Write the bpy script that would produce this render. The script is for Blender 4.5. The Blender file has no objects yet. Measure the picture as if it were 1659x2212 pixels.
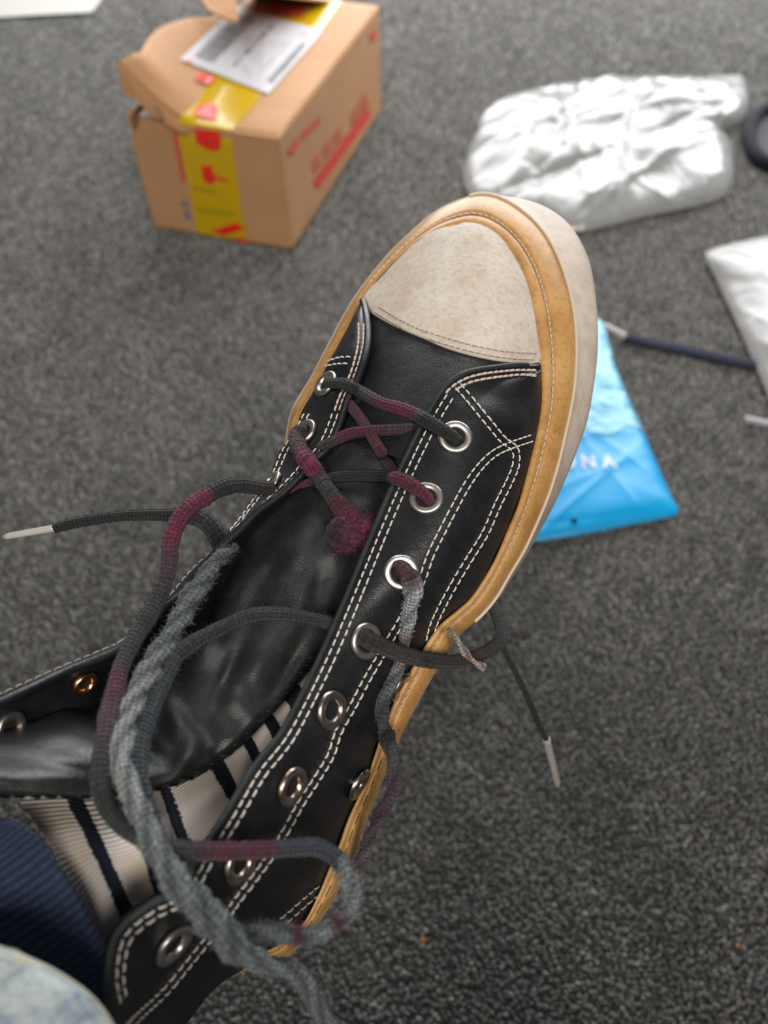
import bpy, bmesh, math, random
import numpy as np
from mathutils import Vector, Matrix
from mathutils.bvhtree import BVHTree

C = bpy.context.scene.collection
rnd = random.Random(7)
np.random.seed(7)

# ------------------------------------------------------------------ camera
F, CX, CY, H = 1661.0, 829.5, 1106.0, 0.70
PITCH, ROLL = 0.91385, -0.02785
fw = Vector((0, math.cos(PITCH), -math.sin(PITCH)))
up0 = Vector((0, math.sin(PITCH), math.cos(PITCH)))
rt0 = Vector((1, 0, 0))
RT = math.cos(ROLL)*rt0 + math.sin(ROLL)*up0
UP = -math.sin(ROLL)*rt0 + math.cos(ROLL)*up0
FW = fw
EYE = Vector((0, 0, H))
cam = bpy.data.objects.new('camera', bpy.data.cameras.new('camera'))
C.objects.link(cam)
cam.matrix_world = Matrix(((RT.x, UP.x, -FW.x, 0), (RT.y, UP.y, -FW.y, 0), (RT.z, UP.z, -FW.z, H), (0, 0, 0, 1)))
cam.data.sensor_fit = 'VERTICAL'
cam.data.sensor_height = 36.0
cam.data.lens = F/2212*36
cam.data.clip_start = 0.01
cam.data.dof.use_dof = True
cam.data.dof.focus_distance = 0.285
cam.data.dof.aperture_fstop = 8.0
bpy.context.scene.camera = cam

# ------------------------------------------------------------------ light
sc = bpy.context.scene
sc.view_settings.view_transform = 'Standard'
sc.view_settings.look = 'None'
sc.view_settings.exposure = -0.30
sc.view_settings.gamma = 1.0
sc.view_settings.use_curve_mapping = False
w = bpy.data.worlds.new('room_light'); sc.world = w
w.use_nodes = True
w.node_tree.nodes['Background'].inputs[0].default_value = (0.93, 0.95, 1.0, 1)
w.node_tree.nodes['Background'].inputs[1].default_value = 0.10

def area(name, loc, target, sx, sy, watts, col):
    l = bpy.data.lights.new(name, 'AREA'); l.shape = 'RECTANGLE'; l.size = sx; l.size_y = sy
    l.energy = watts; l.color = col
    o = bpy.data.objects.new(name, l); C.objects.link(o); o.location = loc
    o.rotation_euler = (Vector(target) - Vector(loc)).to_track_quat('-Z', 'Y').to_euler()
    return o
area('window_daylight', (0.5, 2.6, 1.0), (0.1, 1.2, 0.0), 2.6, 1.5, 115, (0.97, 0.98, 1.0))
area('unseen_ceiling_light', (0.3, 2.0, 2.5), (0.3, 2.0, 0), 0.6, 1.2, 14, (1.0, 0.96, 0.90))
area('unseen_ceiling_light', (0.80, -1.55, 2.7), (0.1, 0.5, 0.4), 0.7, 0.9, 56, (1.0, 0.95, 0.88))
area('unseen_ceiling_light', (-0.60, -1.55, 2.7), (0.1, 0.5, 0.4), 0.7, 0.9, 60, (1.0, 0.95, 0.88))  # second rear lamp, added to reach the shaded sock and denim

# ------------------------------------------------------------------ helpers
def P(x, y, d):
    x, y, d = float(x), float(y), float(d)
    return EYE + d*(RT*((x-CX)/F) + UP*((CY-y)/F) + FW)
def ray(x, y):
    x, y = float(x), float(y)
    return (RT*((x-CX)/F) + UP*((CY-y)/F) + FW)
def FL(x, y, z=0.0):
    r = ray(x, y)
    return EYE + r*((float(z)-H)/r.z)
def depth_of(p): return (Vector(p)-EYE).dot(FW)

def cr(pts, n, closed=False):
    """Catmull-Rom resample of a list of equal-length tuples to n samples, uniform by chord length"""
    a = np.array(pts, float)
    if closed: a = np.vstack([a, a[:1]])
    seg = np.linalg.norm(np.diff(a[:, :2], axis=0), axis=1) + 1e-9
    t = np.r_[0, np.cumsum(seg)]
    return cr_t(a, t, np.linspace(0, t[-1], n), closed)
def cr_t(a, t, s, closed=False):
    a = np.array(a, float); m = len(a)
    out = []
    for v in s:
        i = min(max(int(np.searchsorted(t, v, side='right'))-1, 0), m-2)
        u = (v-t[i])/(t[i+1]-t[i]); h = t[i+1]-t[i]
        def tan(k):
            if closed and k in (0, m-1): return (a[1]-a[m-2])/((t[1]-t[0])+(t[m-1]-t[m-2]))
            if k == 0: return (a[1]-a[0])/(t[1]-t[0])
            if k == m-1: return (a[k]-a[k-1])/(t[k]-t[k-1])
            return (a[k+1]-a[k-1])/(t[k+1]-t[k-1])
        m0, m1 = tan(i)*h, tan(i+1)*h
        out.append((2*u**3-3*u*u+1)*a[i]+(u**3-2*u*u+u)*m0+(-2*u**3+3*u*u)*a[i+1]+(u**3-u*u)*m1)
    return np.array(out)
def crs(pts, n):
    """resample by control index (keeps matched control points matched)"""
    return cr_t(np.array(pts, float), np.arange(len(pts), dtype=float), np.linspace(0, len(pts)-1, n))

def mesh_obj(name, verts, faces, mat, parent=None, smooth=True, face_cam=True, uv=None):
    me = bpy.data.meshes.new(name)
    me.from_pydata([tuple(v) for v in verts], [], faces)
    me.update()
    if face_cam and len(me.polygons):
        s = 0
        for p in me.polygons: s += p.area*(p.normal.dot(EYE-p.center)/((EYE-p.center).length))
        if s < 0: me.flip_normals(); me.update()
    if uv is not None:
        l = me.uv_layers.new(name='UVMap')
        for lp in me.loops: l.data[lp.index].uv = uv[lp.vertex_index]
    if smooth: me.polygons.foreach_set('use_smooth', [True]*len(me.polygons))
    o = bpy.data.objects.new(name, me); C.objects.link(o)
    if mat: me.materials.append(mat)
    if parent: o.parent = parent
    return o
def grid_obj(name, G, mat, parent=None, closed_u=False, uv=None, **k):
    """G: array [nu][nv] of Vectors"""
    nu, nv = len(G), len(G[0])
    V = [v for row in G for v in row]
    Fc = []
    for i in range(nu if closed_u else nu-1):
        for j in range(nv-1):
            a = i*nv+j; b = ((i+1) % nu)*nv+j
            Fc.append((a, b, b+1, a+1))
    return mesh_obj(name, V, Fc, mat, parent, uv=uv, **k)
def solid(o, t, off=-1):
    m = o.modifiers.new('thickness', 'SOLIDIFY'); m.thickness = t; m.offset = off
    return o
def empty(name, label, cat, loc=(0, 0, 0), group=None):
    o = bpy.data.objects.new(name, None); C.objects.link(o)
    o.empty_display_size = 0.02
    o['label'] = label; o['category'] = cat
    if group: o['group'] = group
    return o
def tag(o, label, cat, group=None):
    o['label'] = label; o['category'] = cat
    if group: o['group'] = group
    return o
def bvh(objs):
    V, Fc = [], []
    for o in objs:
        n = len(V)
        V += [v.co.copy() for v in o.data.vertices]
        Fc += [tuple(i+n for i in p.vertices) for p in o.data.polygons]
    return BVHTree.FromPolygons(V, Fc)
def cast(B, x, y, lift=0.0):
    r = ray(x, y).normalized()
    h, n, i, dist = B.ray_cast(EYE, r)
    if h is None:
        return None, None
    if n.dot(r) > 0: n = -n
    return h + n*lift, n

# ------------------------------------------------------------------ materials
def mat(name, col=(0.5, 0.5, 0.5), rough=0.5, metal=0.0, **kw):
    m = bpy.data.materials.new(name); m.use_nodes = True
    b = m.node_tree.nodes['Principled BSDF']
    b.inputs['Base Color'].default_value = (*col, 1)
    b.inputs['Roughness'].default_value = rough
    b.inputs['Metallic'].default_value = metal
    for k, v in kw.items(): b.inputs[k.replace('_', ' ')].default_value = v
    return m
def nd(m, t, **kw):
    n = m.node_tree.nodes.new(t)
    for k, v in kw.items():
        if k in n.inputs: n.inputs[k].default_value = v
        else: setattr(n, k, v)
    return n
def lk(m, a, b): m.node_tree.links.new(a, b)
def bsdf(m): return m.node_tree.nodes['Principled BSDF']
def coords(m, kind='Object'):
    return nd(m, 'ShaderNodeTexCoord').outputs[kind]
def noise(m, scale, detail=4, rough=0.5, kind='Object', dist=0.0):
    n = nd(m, 'ShaderNodeTexNoise', Scale=scale, Detail=detail, Roughness=rough, Distortion=dist)
    lk(m, coords(m, kind), n.inputs['Vector'])
    return n
def ramp(m, src, stops):
    r = nd(m, 'ShaderNodeValToRGB')
    e = r.color_ramp.elements
    while len(e) < len(stops): e.new(0.5)
    for k, (p, c) in enumerate(stops):
        e[k].position = p; e[k].color = (*c, 1) if len(c) == 3 else c
    lk(m, src, r.inputs['Fac'])
    return r
def bump(m, src, strength=0.3, dist=0.001, prev=None):
    b = nd(m, 'ShaderNodeBump', Strength=strength, Distance=dist)
    lk(m, src, b.inputs['Height'])
    if prev is not None: lk(m, prev, b.inputs['Normal'])
    lk(m, b.outputs['Normal'], bsdf(m).inputs['Normal'])
    return b.outputs['Normal']
def mix(m, fac, a, b, mode='MIX'):
    n = nd(m, 'ShaderNodeMix', data_type='RGBA', blend_type=mode)
    for s, v in ((0, fac), (6, a), (7, b)):
        if isinstance(v, (int, float)): n.inputs[s].default_value = v
        elif isinstance(v, tuple): n.inputs[s].default_value = (*v, 1)
        else: lk(m, v, n.inputs[s])
    return n.outputs[2]

def leather(name, col, rough=0.42, grain=0.28, crease=0.0):
    m = mat(name, col, rough)
    v = nd(m, 'ShaderNodeTexVoronoi', Scale=1100.0, feature='DISTANCE_TO_EDGE')
    lk(m, coords(m), v.inputs['Vector'])
    p = bump(m, v.outputs['Distance'], grain, 0.0004)
    n = noise(m, 120, 5, 0.6)
    p = bump(m, n.outputs['Fac'], 0.25, 0.0012, p)
    if crease:
        n2 = noise(m, 34, 3, 0.55, dist=1.2)
        p = bump(m, n2.outputs['Fac'], crease, 0.006, p)
    r = ramp(m, noise(m, 60, 4).outputs['Fac'], [(0.3, (rough*0.8,)*3), (0.75, (min(rough*1.35, 1),)*3)])
    lk(m, r.outputs['Color'], bsdf(m).inputs['Roughness'])
    cc = ramp(m, noise(m, 90, 6, 0.65).outputs['Fac'], [(0.45, col), (0.8, tuple(c*2.1+0.004 for c in col))])
    lk(m, cc.outputs['Color'], bsdf(m).inputs['Base Color'])
    return m
M = {}
M['leather'] = leather('black_leather', (0.0085, 0.009, 0.011), 0.40)
M['tongue'] = leather('soft_black_leather', (0.0135, 0.0145, 0.0145), 0.42, 0.34, 0.10)
M['lining'] = leather('dark_lining', (0.004, 0.004, 0.006), 0.55)
M['edge'] = leather('cut_leather_edge', (0.012, 0.015, 0.017), 0.6)
# toe cap
m = M['cap'] = mat('cream_suede', rough=0.85)
c = ramp(m, noise(m, 55, 7, 0.68).outputs['Fac'], [(0.32, (0.62, 0.57, 0.505)), (0.52, (0.585, 0.515, 0.44)), (0.70, (0.52, 0.40, 0.30))])
c2 = ramp(m, noise(m, 420, 5, 0.7).outputs['Fac'], [(0.30, (0.78, 0.74, 0.70)), (0.55, (1, 1, 1))])
lk(m, mix(m, 1.0, c.outputs['Color'], c2.outputs['Color'], 'MULTIPLY'), bsdf(m).inputs['Base Color'])
bump(m, noise(m, 900, 3).outputs['Fac'], 0.25, 0.0004)
# amber rubber
m = M['amber'] = mat('amber_rubber', rough=0.42)
c = ramp(m, noise(m, 45, 6, 0.6, dist=0.8).outputs['Fac'], [(0.25, (0.36, 0.17, 0.045)), (0.5, (0.52, 0.285, 0.092)), (0.78, (0.64, 0.40, 0.17))])
c2 = ramp(m, noise(m, 500, 4, 0.6).outputs['Fac'], [(0.25, (0.72, 0.66, 0.6)), (0.5, (1, 1, 1))])
lk(m, mix(m, 1.0, c.outputs['Color'], c2.outputs['Color'], 'MULTIPLY'), bsdf(m).inputs['Base Color'])
bsdf(m).inputs['Subsurface Weight'].default_value = 0.15
bsdf(m).inputs['Subsurface Radius'].default_value = (0.004, 0.002, 0.001)
bump(m, noise(m, 300, 4).outputs['Fac'], 0.2, 0.0004)
m = M['cream'] = mat('cream_rubber', rough=0.6)
c = ramp(m, noise(m, 90, 6, 0.65).outputs['Fac'], [(0.3, (0.46, 0.37, 0.30)), (0.55, (0.58, 0.49, 0.41)), (0.8, (0.64, 0.55, 0.46))])
c2 = ramp(m, noise(m, 700, 4, 0.6).outputs['Fac'], [(0.25, (0.82, 0.78, 0.74)), (0.45, (1, 1, 1))])
lk(m, mix(m, 1.0, c.outputs['Color'], c2.outputs['Color'], 'MULTIPLY'), bsdf(m).inputs['Base Color'])
bump(m, noise(m, 350, 4).outputs['Fac'], 0.2, 0.0004)
M['lip'] = mat('pale_rubber_lip', (0.60, 0.50, 0.38), 0.5)
M['thread'] = mat('pale_thread', (0.66, 0.62, 0.56), 0.7)
M['worn_thread'] = mat('worn_grey_thread', (0.34, 0.30, 0.27), 0.8)
M['rim_thread'] = mat('grey_rim_thread', (0.50, 0.44, 0.40), 0.8)
M['pink_thread'] = mat('scuffed_pinkish_thread', (0.55, 0.44, 0.38), 0.8)
M['black_thread'] = mat('black_thread', (0.004, 0.004, 0.005), 0.6)
m = M['metal'] = mat('eyelet_metal', (0.72, 0.70, 0.67), 0.36, 1.0)
c = ramp(m, noise(m, 260, 5, 0.65).outputs['Fac'], [(0.35, (0.74, 0.72, 0.68)), (0.6, (0.62, 0.57, 0.5)), (0.8, (0.35, 0.24, 0.16))])
lk(m, c.outputs['Color'], bsdf(m).inputs['Base Color'])
m = M['dark_metal'] = mat('darkened_eyelet_metal', (0.4, 0.33, 0.28), 0.28, 1.0)
c = ramp(m, noise(m, 260, 5, 0.65).outputs['Fac'], [(0.35, (0.55, 0.54, 0.53)), (0.55, (0.5, 0.38, 0.30)), (0.75, (0.55, 0.26, 0.13))])
lk(m, c.outputs['Color'], bsdf(m).inputs['Base Color'])
M['copper'] = mat('copper_rim', (0.85, 0.42, 0.22), 0.22, 1.0)
M['hole'] = mat('flat_black', (0.004, 0.004, 0.004), 0.9)
M['aglet'] = mat('clear_plastic_tip', (0.62, 0.57, 0.53), 0.22)
bsdf(M['aglet']).inputs['Transmission Weight'].default_value = 0.35
m = M['lace'] = mat('cotton_lace', rough=0.95)
a = nd(m, 'ShaderNodeVertexColor', layer_name='Col')
n = noise(m, 900, 4, 0.7)
lk(m, mix(m, 0.75, a.outputs['Color'], ramp(m, n.outputs['Fac'], [(0.3, (0.25,)*3), (0.7, (1.5,)*3)]).outputs['Color'], 'MULTIPLY'), bsdf(m).inputs['Base Color'])
bsdf(m).inputs['Sheen Weight'].default_value = 0.08
uvl = nd(m, 'ShaderNodeUVMap'); sl_ = nd(m, 'ShaderNodeSeparateXYZ'); lk(m, uvl.outputs['UV'], sl_.inputs[0])
def mth(op, a_, b_=None):
    q = nd(m, 'ShaderNodeMath', operation=op)
    for k_, v_ in ((0, a_), (1, b_)):
        if v_ is None: continue
        if isinstance(v_, (int, float)): q.inputs[k_].default_value = v_
        else: lk(m, v_, q.inputs[k_])
    return q.outputs[0]
ua, va = mth('MULTIPLY', sl_.outputs['X'], 2*math.pi*6), mth('MULTIPLY', sl_.outputs['Y'], 2*math.pi/0.0030)
hb = mth('MULTIPLY', mth('SINE', mth('ADD', ua, va)), mth('SINE', mth('SUBTRACT', ua, va)))
hr = ramp(m, mth('MULTIPLY_ADD', hb, 0.5), [(0.22, (0.50,)*3), (0.5, (0.92,)*3), (0.8, (1.2,)*3)])
hr.inputs['Fac'].default_value = .5
mm_ = nd(m, 'ShaderNodeMath', operation='MULTIPLY_ADD'); lk(m, hb, mm_.inputs[0]); mm_.inputs[1].default_value = .5; mm_.inputs[2].default_value = .5
lk(m, mm_.outputs[0], hr.inputs['Fac'])
old = bsdf(m).inputs['Base Color'].links[0].from_socket
lk(m, mix(m, 0.85, old, hr.outputs['Color'], 'MULTIPLY'), bsdf(m).inputs['Base Color'])
p_ = bump(m, n.outputs['Fac'], 0.4, 0.0005)
bump(m, hb, 0.7, 0.0005, p_)
# sock
m = M['sock'] = mat('striped_knit', rough=0.95)
uvn = nd(m, 'ShaderNodeUVMap'); sx = nd(m, 'ShaderNodeSeparateXYZ'); lk(m, uvn.outputs['UV'], sx.inputs[0])
nz = noise(m, 1500, 2)
md = nd(m, 'ShaderNodeMath', operation='MULTIPLY_ADD'); lk(m, nz.outputs['Fac'], md.inputs[0]); md.inputs[1].default_value = 0.25; lk(m, sx.outputs['X'], md.inputs[2])
md2 = nd(m, 'ShaderNodeMath', operation='SUBTRACT'); lk(m, md.outputs[0], md2.inputs[0]); md2.inputs[1].default_value = 0.125
mo = nd(m, 'ShaderNodeMath', operation='MODULO'); lk(m, md2.outputs[0], mo.inputs[0]); mo.inputs[1].default_value = 2.0
gt = nd(m, 'ShaderNodeMath', operation='GREATER_THAN'); lk(m, mo.outputs[0], gt.inputs[0]); gt.inputs[1].default_value = 1.0
sn = nd(m, 'ShaderNodeMath', operation='MULTIPLY'); lk(m, sx.outputs['Y'], sn.inputs[0]); sn.inputs[1].default_value = 2*math.pi
sn2 = nd(m, 'ShaderNodeMath', operation='SINE'); lk(m, sn.outputs[0], sn2.inputs[0])
rb = ramp(m, sn2.outputs[0], [(0.0, (0.66, 0.60, 0.55)), (0.45, (0.86, 0.80, 0.76))])
rc = ramp(m, noise(m, 50, 3).outputs['Fac'], [(0.32, (0.86, 0.78, 0.66)), (0.55, (1, 0.98, 0.98))])
lc = mix(m, 1.0, rb.outputs['Color'], rc.outputs['Color'], 'MULTIPLY')
lk(m, mix(m, gt.outputs[0], lc, (0.006, 0.008, 0.022)), bsdf(m).inputs['Base Color'])
p = bump(m, sn2.outputs[0], 0.5, 0.0005)
bump(m, nz.outputs['Fac'], 0.3, 0.0003, p)
# navy ribbed cloth
m = M['navy'] = mat('navy_ribbed_cloth', rough=0.95)
uvn = nd(m, 'ShaderNodeUVMap'); sx = nd(m, 'ShaderNodeSeparateXYZ'); lk(m, uvn.outputs['UV'], sx.inputs[0])
nn = noise(m, 200, 3)
ad = nd(m, 'ShaderNodeMath', operation='MULTIPLY_ADD'); lk(m, nn.outputs['Fac'], ad.inputs[0]); ad.inputs[1].default_value = 2.5
s3 = nd(m, 'ShaderNodeMath', operation='MULTIPLY'); lk(m, sx.outputs['Y'], s3.inputs[0]); s3.inputs[1].default_value = 2*math.pi
lk(m, s3.outputs[0], ad.inputs[2])
s4 = nd(m, 'ShaderNodeMath', operation='SINE'); lk(m, ad.outputs[0], s4.inputs[0])
rc = ramp(m, s4.outputs[0], [(0.0, (0.008, 0.014, 0.034)), (0.9, (0.022, 0.042, 0.095))])
rn = ramp(m, noise(m, 700, 4, 0.7).outputs['Fac'], [(0.3, (0.5,)*3), (0.7, (1.3,)*3)])
lk(m, mix(m, 1.0, rc.outputs['Color'], rn.outputs['Color'], 'MULTIPLY'), bsdf(m).inputs['Base Color'])
bump(m, s4.outputs[0], 0.5, 0.0008)
m = M['denim'] = mat('washed_denim', rough=0.9)
c = ramp(m, noise(m, 75, 6, 0.65).outputs['Fac'], [(0.38, (0.13, 0.19, 0.28)), (0.5, (0.40, 0.46, 0.48)), (0.7, (0.55, 0.57, 0.52))])
wv = noise(m, 1500, 3, 0.7)
lk(m, mix(m, 0.7, c.outputs['Color'], ramp(m, wv.outputs['Fac'], [(0.3, (0.6,)*3), (0.7, (1.2,)*3)]).outputs['Color'], 'MULTIPLY'), bsdf(m).inputs['Base Color'])
bump(m, wv.outputs['Fac'], 0.4, 0.0004)
M['hem'] = mat('faded_hem', (0.42, 0.42, 0.34), 0.9)
M['shirt'] = mat('dark_shirt_cloth', (0.03, 0.03, 0.035), 0.9)
# cardboard
m = M['card'] = mat('cardboard', rough=0.75)
c = ramp(m, noise(m, 9, 5, 0.6).outputs['Fac'], [(0.3, (0.47, 0.245, 0.112)), (0.7, (0.54, 0.295, 0.142))])
c2 = ramp(m, noise(m, 250, 3).outputs['Fac'], [(0.3, (0.92,)*3), (0.6, (1.0,)*3)])
lk(m, mix(m, 1.0, c.outputs['Color'], c2.outputs['Color'], 'MULTIPLY'), bsdf(m).inputs['Base Color'])
bump(m, noise(m, 60, 3).outputs['Fac'], 0.15, 0.001)
M['card_in'] = mat('pale_inner_board', (0.55, 0.46, 0.36), 0.8)
m = M['tape'] = mat('yellow_tape', (0.58, 0.37, 0.005), 0.18)
bump(m, noise(m, 60, 4, dist=1.0).outputs['Fac'], 0.35, 0.002)
M['red'] = mat('red_print', (0.78, 0.025, 0.012), 0.35)
M['red_faint'] = mat('red_ink_on_board', (0.60, 0.085, 0.045), 0.7)
M['red_strong'] = mat('strong_red_ink_on_board', (0.70, 0.06, 0.035), 0.7)
M['olive'] = mat('olive_print', (0.42, 0.30, 0.01), 0.3)
M['label'] = mat('label_paper', (0.53, 0.52, 0.55), 0.5)
M['ink'] = mat('grey_ink', (0.20, 0.20, 0.21), 0.6)
M['ink_light'] = mat('light_grey_ink', (0.42, 0.41, 0.43), 0.6)
M['pink'] = mat('pink_print', (0.85, 0.30, 0.33), 0.6)
# plastics
def plastic(name, col, rough, b=0.5, sc_=18, alpha=1.0):
    m = mat(name, col, rough)
    n = noise(m, sc_, 3, 0.5, dist=1.5)
    p = bump(m, n.outputs['Fac'], b, 0.02)
    v = nd(m, 'ShaderNodeTexVoronoi', Scale=sc_*1.6); lk(m, coords(m), v.inputs['Vector'])
    bump(m, v.outputs['Distance'], b*0.6, 0.01, p)
    if alpha < 1: bsdf(m).inputs['Alpha'].default_value = alpha
    return m
M['silver'] = plastic('shiny_white_film', (0.32, 0.32, 0.315), 0.20, 0.35, 11)
M['white_poly'] = plastic('matte_white_film', (0.37, 0.365, 0.36), 0.32, 0.25, 9)
M['blue'] = plastic('glossy_blue_film', (0.0, 0.33, 0.68), 0.34, 0.05, 10)
M['blue_pale'] = plastic('pale_blue_film', (0.12, 0.42, 0.58), 0.22, 0.3, 16)
M['paper'] = mat('white_paper', (0.50, 0.49, 0.45), 0.8)
M['black_pad'] = mat('black_padded_cloth', (0.005, 0.006, 0.012), 0.95)
M['grey_pad'] = mat('grey_lining', (0.06, 0.06, 0.075), 0.9)
M['orange'] = mat('orange_crumb', (0.65, 0.22, 0.04), 0.7)
M['navy_lace'] = mat('dark_navy_lace', (0.012, 0.015, 0.035), 0.9)
M['letters'] = mat('pale_lettering', (0.58, 0.66, 0.74), 0.4)

# ------------------------------------------------------------------ floor
m = M['floor'] = mat('carpet_backing', (0.035, 0.034, 0.033), 0.95)
c = ramp(m, noise(m, 300, 4, 0.8).outputs['Fac'], [(0.35, (0.025,)*3), (0.65, (0.07,)*3)])
lk(m, c.outputs['Color'], bsdf(m).inputs['Base Color'])
fl = mesh_obj('floor', [(-2.5, -1.5, -0.0065), (3, -1.5, -0.0065), (3, 3.2, -0.0065), (-2.5, 3.2, -0.0065)], [(0, 1, 2, 3)], M['floor'], smooth=False)
fl['kind'] = 'structure'
m = M['pile'] = mat('carpet_yarn', rough=0.9)
a = nd(m, 'ShaderNodeAttribute', attribute_name='tuft')
lk(m, a.outputs['Color'], bsdf(m).inputs['Base Color'])
bsdf(m).inputs['Sheen Weight'].default_value = 1.0
bsdf(m).inputs['Sheen Roughness'].default_value = 0.32
bsdf(m).inputs['Sheen Tint'].default_value = (0.92, 0.92, 0.86, 1)
def carpet():
    pts = []; sps = []
    y = -0.10
    while y < 2.5:
        spy = 0.0039 + 0.0011*max(0, y-.3)
        hw = 0.34 + 0.42*max(y, 0)
        a_ = np.arange(-hw, hw, spy)
        pts.append(np.stack([a_, np.full(len(a_), y), np.full(len(a_), spy)], 1))
        y += spy
    y = -0.10
    while y < 2.5:
        hw = 0.34 + 0.42*max(y, 0); spy = .0075
        for a0, a1 in ((-hw-.45, -hw), (hw, hw+.45)):
            a_ = np.arange(a0, a1, spy)
            pts.append(np.stack([a_, np.full(len(a_), y), np.full(len(a_), spy)], 1))
        y += spy
    q_ = np.vstack(pts); p = q_[:, :2].copy(); sp = q_[:, 2]
    n = len(p)
    p += np.random.uniform(-0.45, 0.45, (n, 2))*sp[:, None]
    r = np.random.uniform(0.34, 0.56, n)*sp
    h = np.random.uniform(0.45, 1.0, n)*0.0068
    k = 4
    ang = np.random.uniform(0, 6.28, n)
    lean = np.random.uniform(-0.5, 0.5, (n, 2))*sp[:, None]
    V = np.zeros((n, 2*k+1, 3))
    for j in range(k):
        a_ = ang + j*2*math.pi/k
        V[:, j, 0] = p[:, 0] + r*np.cos(a_); V[:, j, 1] = p[:, 1] + r*np.sin(a_); V[:, j, 2] = -0.0065
        V[:, k+j, 0] = p[:, 0] + 0.75*r*np.cos(a_+0.5) + lean[:, 0]; V[:, k+j, 1] = p[:, 1] + 0.75*r*np.sin(a_+0.5) + lean[:, 1]
        V[:, k+j, 2] = -0.0065 + 0.75*h
    V[:, 2*k, 0] = p[:, 0] + lean[:, 0]; V[:, 2*k, 1] = p[:, 1] + lean[:, 1]; V[:, 2*k, 2] = -0.0065 + h
    loops, tot = [], []
    base = (np.arange(n)*(2*k+1))[:, None]
    tpl = []
    for j in range(k):
        j2 = (j+1) % k
        tpl += [j, j2, k+j2, k+j]
    for j in range(k):
        j2 = (j+1) % k
        tpl += [k+j, k+j2, 2*k]
    sizes = [4]*k + [3]*k
    L = (base + np.array(tpl)[None, :]).ravel().astype(np.int32)
    S = np.tile(np.array(sizes), n)
    st = np.r_[0, np.cumsum(S)[:-1]].astype(np.int32)
    me = bpy.data.meshes.new('carpet_pile')
    me.vertices.add(n*(2*k+1)); me.vertices.foreach_set('co', V.ravel())
    me.loops.add(len(L)); me.loops.foreach_set('vertex_index', L)
    me.polygons.add(len(S)); me.polygons.foreach_set('loop_start', st)
    me.update(calc_edges=True)
    me.polygons.foreach_set('use_smooth', [True]*len(S))
    # colour per tuft: charcoal, grey and a few beige yarns, in loose clumps
    cl = 0
    for q in range(14):
        f = rnd.uniform(25, 260); th = rnd.uniform(0, 6.28); ph = rnd.uniform(0, 6.28)
        cl = cl + np.sin((p[:, 0]*math.cos(th)+p[:, 1]*math.sin(th))*f + ph)
    cl = cl/5.0
    u = np.random.rand(n)
    v = 0.105 + 0.125*np.random.rand(n)**2.0 + 0.027*cl
    v = np.where(u > 0.92, v+0.09, v); v = np.where(u < 0.22, v*0.5, v)
    v = np.clip(v, 0.012, 0.5)
    t = np.random.uniform(-0.06, 0.06, n)
    col = np.stack([v*(1.03+t), v*(1.0), v*(0.95-t), np.ones(n)], 1)
    at = me.attributes.new('tuft', 'FLOAT_COLOR', 'POINT')
    at.data.foreach_set('color', np.repeat(col, 2*k+1, axis=0).ravel())
    me.materials.append(M['pile'])
    o = bpy.data.objects.new('carpet_pile', me); C.objects.link(o); o.parent = fl
    o['kind'] = 'stuff'
carpet()

# ================================================================== SHOE
# plane of the sole: 1/depth is linear in the picture for a plane
_pl = np.array([(1240, 750, .318), (690, 790, .346), (1060, 440, .343), (600, 2070, .262)])
_A = np.c_[np.ones(4), _pl[:, 0], _pl[:, 1]]
_c = np.linalg.lstsq(_A, 1/_pl[:, 2], rcond=None)[0]
def D(x, y): return 1.0/(_c[0] + _c[1]*x + _c[2]*y)

shoe = empty('high_top_shoe', 'unlaced black leather high-top shoe with cream toe cap, worn on the raised foot', 'shoe')

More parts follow.
